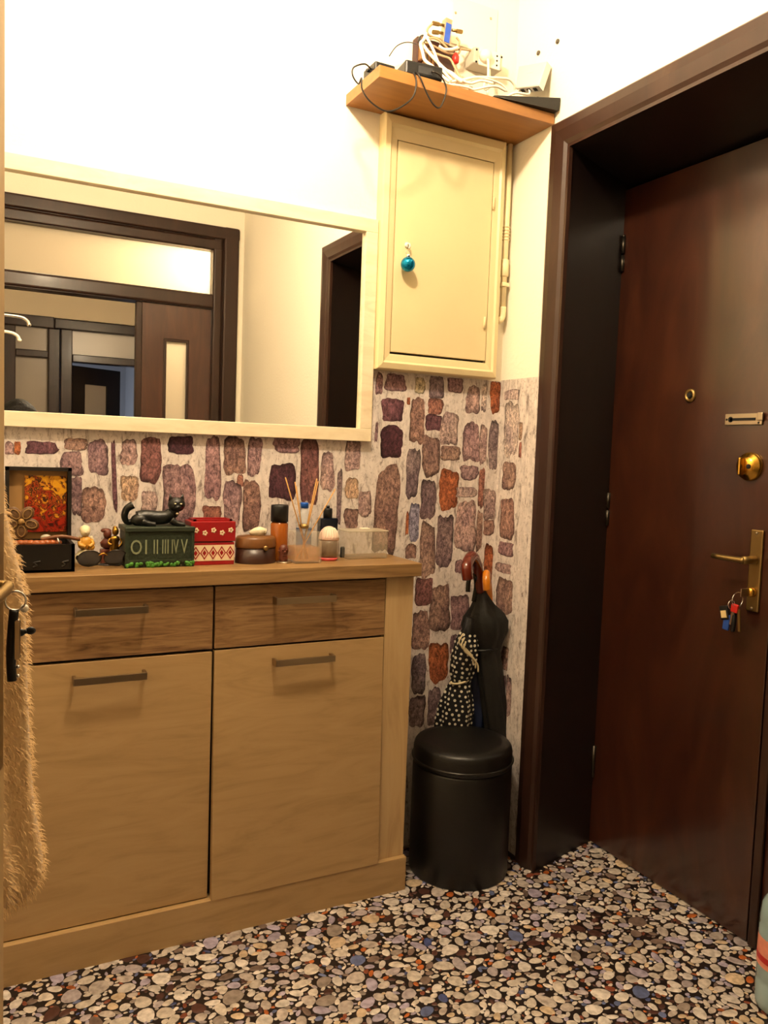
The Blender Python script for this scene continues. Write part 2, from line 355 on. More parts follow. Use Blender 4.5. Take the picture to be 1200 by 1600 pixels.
def make_stone(x0, y0, x1, y1, k):
    STN[0] += 1; th_ = .0003+.000004*STN[0]
    cx, cy = (x0+x1)/2, (y0+y1)/2
    ccx = 783-.0462*(cy-594)                   # wall corner
    ax, val, par = (1, 0, paper_b) if cx < ccx else (0, 0, paper_r)
    if par is paper_b: x1 = min(x1, ccx-1)
    else: x0 = max(x0, ccx+1.5)
    a, c, d = at(x0, cy, ax, val), at(x1, cy, ax, val), None
    t, bt = at(cx, y0, ax, val), at(cx, y1, ax, val)
    ctr = (a+c)/2; ctr.z = (t.z+bt.z)/2
    hw, hh = (c-a).length/2, abs(t.z-bt.z)/2
    hv = (c-a).normalized(); hv.z = 0; hv.normalize()
    n = 34; P = []; ph = [rs.uniform(0, 6.28) for _ in range(4)]; tilt = rs.uniform(-.05, .05); e = rs.uniform(4, 8)
    pinch = rs.uniform(-.10, .10); hw *= 1.10; hh *= 1.05
    for i in range(n):
        th = 2*math.pi*i/n; cs, sn = math.cos(th), math.sin(th)
        rr = (abs(cs)**e+abs(sn)**e)**(-1/e)
        rr *= .97+.045*math.sin(3*th+ph[0])+.035*math.sin(5*th+ph[1])+.03*math.sin(9*th+ph[2])+rs.uniform(-.035, .035)
        u, v = rr*cs, rr*sn; u *= 1+pinch*v; u += tilt*v*hh/hw
        p = ctr+hv*(u*hw); p.z += v*hh
        p.z = min(p.z, WZ-.002); p.z = max(p.z, .01)
        if par is paper_r: p.y = max(min(p.y, -.002), CO+.001)
        else: p.x = min(p.x, -.001)
        P.append(p)
    if par is paper_b: off = Vector((0, -th_, 0)); P = [Vector((p.x, -.0008, p.z)) for p in P]
    else: off = Vector((-th_, 0, 0)); P = [Vector((-.0008, p.y, p.z)) for p in P]
    o = stone_mesh(P, ctr, off, par)
    j = [rs.uniform(.9, 1.12) for _ in range(3)]; cc = lin(PAL[k]); o.color = (cc[0]*j[0], cc[1]*j[0]*(.5+.5*j[1]), cc[2]*j[0]*(.5+.5*j[1]), 1)
for s_ in stones: make_stone(*s_)

# ------------------------------------------------------------------ floor pebbles
def pebble_field():
    rng = random.Random(3); P = []; cell = .05; grid = {}
    x0, x1, y0, y1 = -1.75, .285, -1.95, 0
    def ok(x, y, a, bb, th, tol):
        gx, gy = int(x//cell), int(y//cell)
        for i in (-1, 0, 1):
            for j in (-1, 0, 1):
                for (X, Y, A, B, T) in grid.get((gx+i, gy+j), ()):
                    dx, dy = X-x, Y-y; D = math.hypot(dx, dy)
                    if D < 1e-6: return False
                    an = math.atan2(dy, dx)
                    r1 = a*bb/math.hypot(bb*math.cos(an-th), a*math.sin(an-th)); r2 = A*B/math.hypot(B*math.cos(an-T), A*math.sin(an-T))
                    if D < (r1+r2)*tol: return False
        return True
    for lo, hi, tries, tol in ((.019, .027, 1300, .99), (.013, .019, 9000, .95), (.009, .013, 14000, .90), (.006, .009, 24000, .86), (.004, .006, 26000, .86)):
        for _ in range(tries):
            x, y = rng.uniform(x0, x1), rng.uniform(y0, y1)
            if x > -.02 and (y > -.2835+.33*max(0, x)-.006 or y < -1.35): continue
            a = rng.uniform(lo, hi); bb = a*rng.uniform(.45, .85); th = rng.gauss(.25, .8)
            if ok(x, y, a, bb, th, tol):
                P.append((x, y, a, bb, th)); grid.setdefault((int(x//cell), int(y//cell)), []).append((x, y, a, bb, th))
    return P
PEB = pebble_field()
PCOL = [('#cdc5b4', 30), ('#c2b8a4', 26), ('#b5aa9a', 16), ('#a79d98', 10), ('#a39aa6', 9), ('#c6b08c', 9), ('#8e8273', 6), ('#6f5d50', 5), ('#4a2c22', 5), ('#5c6788', 3), ('#3c466e', 2), ('#a65a24', 3), ('#7a3f26', 4)]
def pcol(rng, small):
    L = [(lin(c), wt*(2.4 if small and i > 7 else .25 if i > 8 and not small else 1)) for i, (c, wt) in enumerate(PCOL)]; t = rng.uniform(0, sum(wt for _, wt in L))
    for c, wt in L:
        t -= wt
        if t <= 0: break
    k = rng.uniform(.82, 1.15); return (c[0]*k, c[1]*k, c[2]*k*1.14)
NP = 12
def pshape(rng):
    ph = [rng.uniform(0, 6.28) for _ in range(2)]
    return [(1+.07*math.sin(2*t+ph[0])+.06*math.sin(3*t+ph[1])) for t in [2*math.pi*k/NP for k in range(NP)]]
rp = random.Random(5)
def pv(x, y, a, bb, th, sh, z0):
    out = []
    for f, z in ((1, 0), (.88, .0007), (.5, .0010)):
        for k in range(NP):
            t = 2*math.pi*k/NP; u, v = f*a*sh[k]*math.cos(t), f*bb*sh[k]*math.sin(t)
            out.append((x+u*math.cos(th)-v*math.sin(th), y+u*math.sin(th)+v*math.cos(th), z0+z))
    return out
PF = []
for q in range(2):
    for k in range(NP): PF.append((q*NP+k, q*NP+(k+1) % NP, (q+1)*NP+(k+1) % NP, (q+1)*NP+k))
PF.append(tuple(2*NP+k for k in range(NP)))
protos = []
for i in range(6):
    me = bpy.data.meshes.new('pebble'); me.from_pydata(pv(0, 0, 1, 1, 0, pshape(rp), 0), [], PF); me.materials.append(M_pebO)
    for p_ in me.polygons: p_.use_smooth = True
    protos.append(me)
def shown(p):
    d = np.array([p[0], p[1], 0])-CAM; z = d @ Fv
    if z < .2: return 0
    X, Y = 600+FPX*(d @ Rv)/z, 800-FPX*(d @ Uv)/z
    if not (0 < X < 1200 and 1300 < Y < 1600): return 0
    if p[0] < -.40 and p[1] > -.225: return 0
    return p[2]*p[3]/z/z/z
rank = sorted(range(len(PEB)), key=lambda i: -shown(PEB[i])); big = set(rank[:300])
for i in rank[:300]:
    x, y, a, bb, th = PEB[i]
    o = bpy.data.objects.new('pebble', rp.choice(protos)); COL.objects.link(o); o.parent = floor
    o.location = Vector((x, y, 0))-ORG[floor]; o.rotation_euler = (0, 0, th); o.scale = (a, bb, 1)
    o.color = (*pcol(rp, False), 1)
vs, fs, cs = [], [], []
for i, (x, y, a, bb, th) in enumerate(PEB):
    if i in big: continue
    n0 = len(vs); V = pv(x, y, a, bb, th, pshape(rp), 0); vs += [tuple(Vector(q)-ORG[floor]) for q in V]; fs += [tuple(n0+k for k in f) for f in PF]
    c = pcol(rp, a < .011); cs += [(*c, 1)]*len(V)
me = bpy.data.meshes.new('small_pebbles'); me.from_pydata(vs, [], fs); me.materials.append(M_pebA)
at_ = me.color_attributes.new('tint', 'FLOAT_COLOR', 'POINT'); at_.data.foreach_set('color', np.array(cs, dtype=np.float32).ravel())
for p_ in me.polygons: p_.use_smooth = True
o = bpy.data.objects.new('small_pebbles', me); COL.objects.link(o); o.parent = floor; tag(o, kind='stuff')

# ------------------------------------------------------------------ entrance door (recessed double door), casing
RX = .273                                   # plane of the door leaves
trim = thing('trim_1', 'dark brown casing and deep lining around the entrance door', None, (0, CO, 0), kind='structure')
def casing_profile(P0, dirv, inner, outer, h0, h1):
    pass
b = MB()   # left upright: stepped moulding, mitred at the top
def upright(y_out, y_in, zt_out, zt_in, name):
    sg = 1 if y_in < y_out else -1
    W_ = abs(y_in-y_out); prof = [(0, 0), (0, -.012), (.006, -.018), (.03, -.022), (.062, -.018), (.072, -.012), (W_, -.012), (W_, 0)]
    rings = []
    for zsel in (0, 1):
        rings.append([(x, y_out-sg*t, 0 if zsel == 0 else zt_out+(zt_in-zt_out)*t/W_) for t, x in prof])
    return MB().loft(rings, smooth=False).build(name, M_trim, trim)
upright(CO, CI, ZO, ZI, 'casing_upright'); upright(FO, FI, ZO, ZI, 'casing_upright')
W_ = ZO-ZI; prof = [(0, 0), (0, -.012), (.006, -.018), (.03, -.022), (.062, -.018), (.072, -.012), (W_, -.012), (W_, 0)]
rings = [[(x, yo+(yi-yo)*t/W_, ZO-t) for t, x in prof] for yo, yi in ((CO, CI), (FO, FI))]
MB().loft(rings, smooth=False).build('casing_head', M_trim, trim)
JY, JYR, JZ = -.1936, -1.40, 2.0
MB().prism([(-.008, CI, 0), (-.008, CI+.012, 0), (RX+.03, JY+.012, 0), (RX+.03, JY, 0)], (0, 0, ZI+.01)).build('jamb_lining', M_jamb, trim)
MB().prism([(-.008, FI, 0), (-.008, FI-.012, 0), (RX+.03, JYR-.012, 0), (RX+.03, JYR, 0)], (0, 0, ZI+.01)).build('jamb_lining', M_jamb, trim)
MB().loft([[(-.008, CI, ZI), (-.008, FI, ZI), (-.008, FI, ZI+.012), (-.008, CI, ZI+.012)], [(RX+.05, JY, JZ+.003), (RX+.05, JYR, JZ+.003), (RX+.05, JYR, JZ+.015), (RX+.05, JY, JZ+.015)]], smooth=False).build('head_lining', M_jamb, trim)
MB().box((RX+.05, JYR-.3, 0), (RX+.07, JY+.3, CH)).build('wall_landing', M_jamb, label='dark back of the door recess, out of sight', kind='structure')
DY = -.7804
door1 = thing('door_1', 'dark mahogany entrance door leaf with brass locks and lever', None, (RX, JY-.003, 0), kind='structure')
MB().box((RX, DY, .004), (RX+.045, JY-.004, JZ-.002), bev=.002).build('leaf', M_door, door1)
door2 = thing('door_2', 'narrow second leaf of the dark entrance door at the right edge', None, (RX, DY, 0), kind='structure')
MB().box((RX+.002, JYR+.004, .004), (RX+.045, DY-.006, JZ-.002), bev=.002).build('leaf', M_door, door2)
b = MB(); b.box((RX-.010, DY-.034, .004), (RX, DY-.010, JZ-.01), bev=.004); b.build('cover_strip', M_trim, door2)
def dp(px, py, x=RX): return at(px, py, 0, x)
for hy in (398, ):
    p = dp(975, hy); b = MB(); b.cyl((RX-.004, p.y, p.z-.05), (RX-.004, p.y, p.z-.003), .006); b.cyl((RX-.004, p.y, p.z+.003), (RX-.004, p.y, p.z+.05), .006); b.sphere((RX-.004, p.y, p.z+.053), .005); b.build('hinge', M_hinge, door1)
p = dp(948, 795); b = MB(); b.cyl((RX-.004, JY-.012, p.z-.05), (RX-.004, JY-.012, p.z-.003), .006); b.cyl((RX-.004, JY-.012, p.z+.003), (RX-.004, JY-.012, p.z+.05), .006); b.build('hinge', M_hinge, door1)
p = dp(921, 1185); b = MB(); b.cyl((RX-.004, JY-.012, p.z-.05), (RX-.004, JY-.012, p.z+.05), .006); b.build('hinge', M_hinge, door1)
XR = lambda p, dx=0: Matrix.Translation((p.x+dx, p.y, p.z)) @ Matrix.Rotation(-math.pi/2, 4, 'Y')   # lathe axis toward -x
p = dp(1079, 618)
ph = MB().lathe([(.019, 0), (.019, .003), (.015, .006), (.011, .006), (.010, .004)], M=XR(p)).build('peephole', M_oldbrass, door1)
MB().lathe([(.008, .0), (.008, .006), (.004, .009)], M=XR(p)).build('lens', M_gap, ph)
# chain slot plate
a, c = dp(1135, 656), dp(1193, 656); hz = .019
lp = MB().box((RX-.006, c.y, a.z-hz/1.3), (RX, a.y, a.z+hz/1.3), bev=.002).build('chain_plate', M_steel, door1)
b = MB(); b.box((RX-.0075, c.y+.018, a.z-.0035), (RX-.0055, a.y-.016, a.z+.0035)); b.lathe([(.007, 0), (.007, .002)], M=XR(Vector((RX-.0055, a.y-.018, a.z)))); b.build('slot', M_gap, lp)
for yy, zz in ((a.y-.006, 0), (c.y+.009, .009), (c.y+.009, -.009)):
    MB().lathe([(.003, 0), (.002, .0015)], M=XR(Vector((RX-.006, yy, a.z+zz))), n=10).build('screw', M_gap, lp)
MB().box((RX-.010, c.y-.004, a.z-.004), (RX-.004, c.y+.012, a.z+.016), bev=.002).build('catch', M_steel, lp)
# rim lock with thumb turn
p = dp(1173, 729)
dbl = MB().lathe([(.036, 0), (.036, .006), (.033, .012), (.024, .016), (.022, .020), (.001, .020)], M=XR(p), n=32).build('deadbolt', M_brass, door1)
MB().box((RX-.036, p.y+.003, p.z-.022), (RX-.018, p.y+.011, p.z+.022), bev=.003).build('thumb_turn', M_brass, dbl)
MB().lathe([(.006, 0), (.006, .003)], M=XR(Vector((RX-.0205, p.y-.011, p.z))), n=12).build('keyhole', M_gap, dbl)
# lever handle on long plate
t_, b_ = dp(1187, 828), dp(1176, 955)
yc = (t_.y+b_.y)/2
hp = MB().box((RX-.007, yc-.018, b_.z), (RX, yc+.018, t_.z), bev=.003).build('handle_plate', M_oldbrass, door1)
tip, rt = dp(1113, 868, RX-.055), dp(1176, 880, RX-.05)
b = MB(); b.cyl((RX-.004, yc, rt.z+.003), (RX-.052, yc, rt.z+.003), .010); b.tube([(RX-.05, yc-.004, rt.z+.003), (RX-.052, yc+.02, rt.z+.003), (RX-.055, tip.y, tip.z)], lambda u: .0085-.002*u, n=8, sub=3); b.build('lever', M_oldbrass, hp)
kz = dp(1180, 925).z
MB().lathe([(.012, 0), (.012, .012), (.010, .016)], M=XR(Vector((RX-.006, yc, kz)))).build('lock_cylinder', M_brass, hp)
for zz in (t_.z-.008, b_.z+.008):
    MB().lathe([(.004, 0), (.002, .002)], M=XR(Vector((RX-.007, yc, zz))), n=10).build('screw', M_steel, hp)
# key bunch in the lock
kb = thing('key_bunch', 'bunch of keys with fobs hanging from the entrance door lock', 'keys', (RX-.03, yc, kz-.08))
b = MB(); b.box((RX-.050, yc-.001, kz-.010), (RX-.021, yc+.001, kz+.010), bev=.0008); b.build('key', M_steel, kb)
M3 = Matrix.Rotation(math.pi/2, 3, 'X')
kx = RX-.045
MB().torus((kx, yc+.012, kz-.020), .019, .0013, M3).build('ring', M_chrome, kb)
MB().torus((kx-.004, yc+.026, kz-.034), .011, .0012, M3).build('ring', M_chrome, kb)
KR = lambda y, z, a: Matrix.Translation((kx-.006, y, z)) @ Matrix.Rotation(a, 4, 'X')
b = MB(); b.box((-.004, -.010, -.022), (.004, .010, .0), bev=.003, M=KR(yc+.012, kz-.030, .1)); b.build('red_key_head', mat('red_plastic', '#b3221c', .35), kb, 'red plastic key head')
b = MB(); b.box((-.001, -.0035, -.055), (.001, .0035, -.020), M=KR(yc+.012, kz-.030, .25)); b.build('key_blade', M_steel, kb)
b = MB(); b.box((-.001, -.0035, -.060), (.001, .0035, -.006), M=KR(yc+.002, kz-.036, -.1)); b.build('key_blade', M_oldbrass, kb)
b = MB(); b.box((-.005, -.013, -.036), (.005, .013, .0), bev=.003, M=KR(yc+.046, kz-.040, -.25)); b.build('black_fob', M_black, kb, 'black plastic fob')
b = MB(); b.box((-.0062, -.008, -.030), (-.005, .008, -.012), M=KR(yc+.046, kz-.040, -.25)); b.build('fob_label', mat('fob_label', '#c9b27c', .5), kb)
b = MB(); b.box((-.003, -.009, -.045), (.003, .009, -.005), bev=.002, M=KR(yc+.032, kz-.055, .1)); b.build('blue_fob', mat('blue_plastic', '#1d3f86', .4), kb, 'blue plastic tag')
b = MB(); b.tube([(kx, yc+.018, kz-.05), (kx-.003, yc+.016, kz-.075), (kx, yc+.02, kz-.10)], .006, n=8); b.build('black_tassel', M_black, kb)

# ------------------------------------------------------------------ shoe cabinet
DXR, DT = -.3865, .9053; FY = -.2035; DXL = -1.50
sc = thing('shoe_cabinet', 'pale pine shoe cabinet with oak worktop and two oak drawers', 'cabinet', (-.94, -.1, 0))
MB().box((DXL-.012, -.2231, .8705), (DXR, -.002, DT), bev=.0015).build('worktop', M_top, sc, 'brown oak worktop')
b = MB(); b.box((DXL, FY+.02, .09), (-.40, -.004, .8705)); b.build('carcass', M_gap, sc, 'dark inside of the carcass')
MB().box((-.4815, FY, .0935), (-.3985, -.004, .8705), bev=.001).build('side_post', M_palev, sc)
MB().box((DXL, FY, .0935), (DXL+.085, -.004, .8705), bev=.001).build('side_post', M_palev, sc)
MB().box((DXL-.004, FY-.0152, 0), (-.3965, -.004, .0938), bev=.0012).build('plinth', M_pale, sc)
def handle(par, pxl, pxr, hh=.0165):
    a, c = at(*pxl, 1, FY-.028), at(*pxr, 1, FY-.028)
    z = (a.z+c.z)/2; b = MB()
    b.box((a.x, FY-.030, z-hh/2), (c.x, FY-.0245, z+hh/2), bev=.0008)
    b.box((a.x, FY-.0245, z-hh/2), (a.x+.0065, FY, z+hh/2), bev=.0005); b.box((c.x-.0065, FY-.0245, z-hh/2), (c.x, FY, z+hh/2), bev=.0005)
    return b.build('handle', M_handle, par)
XG0, XG1 = -.9405, -.945
d1 = MB().box((XG0+.001, FY, .7135), (-.4835, FY+.018, .864), bev=.001).build('drawer', M_drawer, sc)
d2 = MB().box((-1.4135, FY, .7135), (XG1, FY+.018, .864), bev=.001).build('drawer', M_drawer, sc)
handle(d1, (432, 940), (526, 935)); handle(d2, (117, 959), (232, 952))
ang = math.radians(1.6)
piv = Vector((XG0+.001, FY, .7085))
Mt = Matrix.Translation(piv) @ Matrix.Rotation(-ang, 4, 'X') @ Matrix.Translation(-piv)
e1 = MB().box((XG0+.001, FY, .0925), (-.4835, FY+.016, .7085), bev=.001, M=Mt).build('flap_door', M_pale, sc)
e2 = MB().box((-1.4135, FY, .0965), (XG1, FY+.016, .7065), bev=.001).build('flap_door', M_pale, sc)
handle(e1, (431, 1036), (524, 1030)); handle(e2, (115, 1066), (230, 1057))

# ------------------------------------------------------------------ mirror
MXR, MZB, MZT, MXL = -.4505, 1.2255, 1.838, -1.52
mi = thing('wall_mirror', 'wide wall mirror in a cream wood frame above the shoe cabinet', 'mirror', (-.98, -.01, MZB))
fw, fb = .036, .036
MB().box((MXL+fw, -.006, MZB+fb), (MXR-fw, -.002, MZT-fb)).build('mirror_glass', M_mirror, mi)
MB().box((MXL, -.02, MZT-fb), (MXR, -.001, MZT), bev=.0015).build('top_rail', M_frame, mi)
MB().box((MXL, -.02, MZB), (MXR, -.001, MZB+fb), bev=.0015).build('bottom_rail', M_frame, mi)
MB().box((MXR-fw, -.02, MZB+fb), (MXR, -.001, MZT-fb), bev=.0015).build('side_rail', M_frame, mi)
MB().box((MXL, -.02, MZB+fb), (MXL+fw, -.001, MZT-fb), bev=.0015).build('side_rail', M_frame, mi)

# ------------------------------------------------------------------ meter cupboard
SZ = 2.128
CXL, CXR, CZB, CZT = -.449, -.045, 1.4294, SZ-.003
mc = thing('meter_cupboard', 'cream painted meter cupboard on the wall under the shelf', 'cupboard', (-.25, -.02, CZB))
PX0, PX1, PZ0, PZ1 = -.406, -.0885, 1.477, 2.055
def frame_ring(mb, ox0, ox1, oz0, oz1, ix0, ix1, iz0, iz1, yo, yi, yb):
    O = [(ox0, oz0), (ox1, oz0), (ox1, oz1), (ox0, oz1)]; I = [(ix0, iz0), (ix1, iz0), (ix1, iz1), (ix0, iz1)]
    for k in range(4):
        o0, o1, i0, i1 = O[k], O[(k+1) % 4], I[k], I[(k+1) % 4]
        mid = lambda p, q, f: (p[0]+(q[0]-p[0])*f, p[1]+(q[1]-p[1])*f)
        prof = [(0, yb), (0, yo+.012), (.08, yo+.004), (.42, yo), (.55, yo+.005), (.9, yo+.007), (1, yi), (1, yb)]
        r = [[(mid(p, q, f)[0], y, mid(p, q, f)[1]) for f, y in prof] for p, q in ((o0, i0), (o1, i1))]
        mb.loft(r, smooth=False)
b = MB(); frame_ring(b, CXL, CXR, CZB, CZT, PX0-.003, PX1+.003, PZ0-.003, PZ1+.003, -.042, -.034, -.001)
b.build('frame', M_cream, mc)
MB().box((PX0-.004, -.02, PZ0-.004), (PX1+.004, -.001, PZ1+.004)).build('recess', M_gap, mc)
pn = MB().box((PX0, -.036, PZ0+.003), (PX1, -.018, PZ1), bev=.001).build('door_panel', M_cream, mc)
for py in (318, 505):
    p = at(771 if py < 400 else 757, py, 1, -.037); MB().cyl((p.x, -.038, p.z-.018), (p.x, -.038, p.z+.018), .0035, n=10).build('hinge', M_cream, pn)
p = at(636, 383, 1, -.037)
b = MB(); b.lathe([(.008, 0), (.008, .003), (.006, .006)], M=Matrix.Translation((p.x, -.036, p.z)) @ Matrix.Rotation(math.pi/2, 4, 'X'), n=14)
b.tube([(p.x, -.040, p.z+.002), (p.x, -.052, p.z), (p.x, -.054, p.z-.008), (p.x, -.050, p.z-.012)], .0022, n=8); b.build('hook', M_white, pn, 'small white hook')
q = at(637.5, 413, 1, -.062)
ba = thing('blue_bauble', 'shiny blue bauble hanging on the cream cupboard door', 'bauble', (q.x, q.y, q.z-.019))
MB().sphere(q, .0205, n=28).build('ball', mat('blue_metallic_gloss', '#0a7fae', .18, .75), ba)
b = MB(); b.lathe([(.006, 0), (.006, .007), (.004, .009)], c=(q.x, q.y, q.z+.0185), n=14); b.build('cap', M_chrome, ba)
b = MB(); b.torus((q.x, q.y+.004, q.z+.033), .006, .0009, Matrix.Rotation(math.pi/2, 3, 'X'), n=14, m_=6); b.build('hanging_loop', M_chrome, ba)
# painted conduit in the corner
pc = thing('painted_conduit', 'cream painted conduit pipe in the corner beside the cupboard', 'pipe', (-.022, -.02, 1.54))
p0, p1 = at(796, 245, 1, -.02), at(785, 440, 1, -.02); zb = at(780, 480, 1, -.02).z
MB().cyl((-.022, -.02, zb), (-.022, -.02, SZ-.002), .0085).build('pipe', M_cream_pipe, pc)
b = MB()
for k in range(5):
    z = at(790, 355+k*5, 1, -.02).z; b.torus((-.022, -.02, z), .0095, .0016, n=16, m_=6)
b.build('ribbed_collar', M_cream_pipe, pc)
z1, z2 = at(785, 405, 1, -.02).z, at(783, 432, 1, -.02).z
MB().lathe([(.0095, 0), (.0125, .002), (.0125, z1-z2-.002), (.0095, z1-z2)], c=(-.022, -.02, z2), n=18).build('coupling', M_cream_pipe, pc)
b = MB(); b.tube([(-.022, -.02, zb+.002), (-.022, -.020, zb-.02), (-.026, -.020, zb-.034), (-.036, -.020, zb-.040), (-.040, -.018, zb-.034)], .0105, n=12); b.build('elbow', M_cream_pipe, pc)
MB().box((-.034, -.032, z2-.030), (-.010, -.006, z2-.018), bev=.002).build('clip', M_cream_pipe, pc)

# ------------------------------------------------------------------ shelf and the wiring on it
SXL, SY, ST = -.553, -.201, .029
shelf = MB().box((SXL, SY, SZ), (-.004, -.001, SZ+ST), bev=.001).build('corner_shelf', M_shelf, label='yellow beech shelf board above the meter cupboard', cat='shelf')
TZ = SZ+ST
def bp(px, py, y): return at(px, py, 1, y)           # a point on the plane y = const
# two adapters
a = bp(590, 112, -.10)
t = thing('power_adapter', 'black power adapter at the left end of the shelf', 'adapter', (-.50, -.13, TZ))
MB().box((-.548, -.165, TZ), (-.490, -.095, TZ+.026), bev=.004).build('body', M_black, t)
b = MB(); b.cyl((-.548, -.13, TZ+.013), (-.556, -.13, TZ+.013), .004); b.build('cable_gland', M_black, t)
t2 = thing('power_adapter', 'larger black power adapter on the shelf edge under white cables', 'adapter', (-.42, -.17, TZ))
MR = Matrix.Translation((-.428, -.165, TZ)) @ Matrix.Rotation(math.radians(-6), 4, 'Z')
MB().box((-.045, -.034, 0), (.060, .034, .036), bev=.005, M=MR).build('body', M_black, t2)
MB().box((-.01, -.0350, .008), (.030, -.0335, .026), M=MR).build('rating_plate', mat('dark_grey_print', '#2a2b2e', .5), t2)
def cable(pts, r, material, label, group=None, n=7):
    return MB().tube(pts, r, n=n, sub=6).build('cable', material, label=label, cat='cable', group=group)
fy = SY-.012
cable([(-.548, -.14, TZ+.014)]+[tuple(bp(x, y, -.19)) for x, y in ((570, 100), (553, 105), (551, 118), (560, 131))]+[tuple(bp(x, y, fy)) for x, y in ((565, 122), (566, 140), (580, 160), (605, 174), (630, 165), (647, 148), (650, 122))]+[(-.455, -.185, TZ+.012)], .0021, M_blackcable, 'black cable looping below the left end of the shelf')
cable([(-.448, -.198, TZ+.008)]+[tuple(bp(x, y, fy)) for x, y in ((656, 120), (668, 148), (678, 164), (687, 168), (695, 152), (697, 135), (688, 118), (676, 112))]+[(-.385, -.17, TZ+.03)], .0021, M_blackcable, 'black cable hanging in a narrow loop from the shelf')
cable([tuple(bp(608, 88, -.05)), tuple(bp(620, 72, -.06)), tuple(bp(637, 66, -.08)), tuple(bp(655, 72, -.1)), tuple(bp(668, 92, -.13)), (-.40, -.15, TZ+.038)], .0014, M_blackcable, 'thin dark cable arching above the shelf')
# splitter amplifier, its brown backing box and coax leads
x0, x1 = bp(655, 60, -.04), bp(718, 112, -.04)
cbx = thing('coax_junction_box', 'dark brown open cable box on the wall behind the white cables', 'junction box', ((x0.x+x1.x)/2, -.02, x1.z))
M_brownbox = mat('dark_brown_bakelite', '#3a1d16', .5)
MB().box((x0.x, -.03, x1.z-.005), (x1.x-.01, -.001, x0.z+.012), bev=.003).build('back_plate', M_brownbox, cbx)
b = MB()
for k in range(4): b.box((x0.x+.012*k+.004, -.045, x0.z-.055-.006*k), (x0.x+.012*k+.013, -.028, x0.z+.006-.012*k), bev=.002)
b.build('terminal_block', mat('ochre_terminals', '#7d5a35', .4, .3), cbx)
MB().lathe([(.012, 0), (.012, .012), (.008, .014)], M=Matrix.Translation((x0.x+.012, -.03, x0.z)) @ Matrix.Rotation(math.pi/2, 4, 'X')).build('terminal_knob', M_black, cbx)
c0, c1 = bp(699, 34, -.055), bp(694, 71, -.055)
sp = thing('coax_splitter', 'small metal aerial splitter with a blue label above the shelf', 'splitter', (c1.x, -.05, c1.z))
ax_ = (c0-c1); L_ = ax_.length; ax_.normalize()
MS = Matrix.Translation(c1) @ Vector((ax_.x, 0, ax_.z)).to_track_quat('Z', 'Y').to_matrix().to_4x4()
MB().box((-.011, -.011, 0), (.011, .011, L_+.004), bev=.002, M=MS).build('body', M_steel, sp)
MB().box((-.0085, -.0121, .004), (.0085, -.0108, L_-.010), M=MS).build('label_plate', mat('blue_label', '#2350b8', .4, noise=.35, nscale=160), sp, 'blue printed label')
MB().box((-.0121, -.0085, .004), (-.0108, .0085, L_-.010), M=MS).build('label_plate', MATS['blue_label'], sp, 'blue printed label')
for (xa, ya), (xb, yb) in (((694, 40), (676, 36)), ((706, 47), (722, 50)), ((693, 52), (676, 50))):
    P_, Q_ = bp(xa, ya, -.055), bp(xb, yb, -.055); b = MB(); b.cyl(P_, Q_, .0038, n=10); b.cyl(P_+(Q_-P_)*.45, Q_, .0055, n=6, smooth=False); b.build('connector', M_oldbrass, sp)
M_beigecable = mat('beige_coax_cable', '#b39a78', .5)
W = lambda L, y0, y1: [tuple(bp(x, y, y0+(y1-y0)*i/(len(L)-1))) for i, (x, y) in enumerate(L)]
gw = 'white cables tangled on the shelf'
WL = ['thick white cable bowing furthest left past the dark cable box', 'thin white cable running straight down across the dark cable box', 'thick white cable slanting down beside the bowed one', 'white cable spreading from the foot of the dark box along the shelf', 'short thick white cable curved under the blue splitter', 'white cable arching highest over the shelf towards the black aerial', 'lowest white cable lying along the shelf edge', 'thin white cable in a low arch below the socket box', 'white lead looping down from the plug to the shelf', 'short white lead at the modem foot']
BL = ['beige lead leaving the upper left splitter connector', 'long beige lead sweeping down right past the red cap', 'beige lead curling round the right side of the splitter foot', 'beige lead crossing the middle of the dark cable box', 'short beige lead running from the dark box to the socket box']
for L, y0, y1, r in (
    ([(666, 52), (662, 62), (657, 68), (660, 80), (664, 94), (677, 105), (690, 118), (702, 128)], -.09, -.17, .0042),
    ([(664, 54), (671, 66), (678, 80), (684, 96), (692, 110), (706, 126)], -.10, -.16, .0036),
    ([(660, 68), (670, 82), (682, 95), (694, 107), (708, 118), (722, 128)], -.095, -.15, .0042),
    ([(690, 107), (705, 113), (718, 123), (735, 130), (752, 126), (770, 130)], -.12, -.15, .0036),
    ([(686, 72), (694, 77), (706, 77), (715, 74)], -.075, -.075, .0040),
    ([(704, 128), (722, 125), (742, 121), (762, 121), (780, 122), (795, 124), (803, 132), (804, 140)], -.14, -.10, .0036),
    ([(702, 132), (718, 134), (732, 137), (741, 140), (760, 136), (776, 135), (790, 142)], -.17, -.15, .0034),
    ([(712, 130), (730, 128), (748, 122), (770, 126), (785, 133), (793, 143)], -.13, -.12, .0030),
    ([(765, 108), (765, 118), (766, 125), (757, 130), (758, 140), (768, 134), (775, 128)], -.045, -.12, .0032),
    ([(808, 143), (818, 140), (826, 136), (830, 128)], -.10, -.06, .0036)):
    cable(W(L, y0, y1), r, M_whitecable, WL.pop(0), gw)
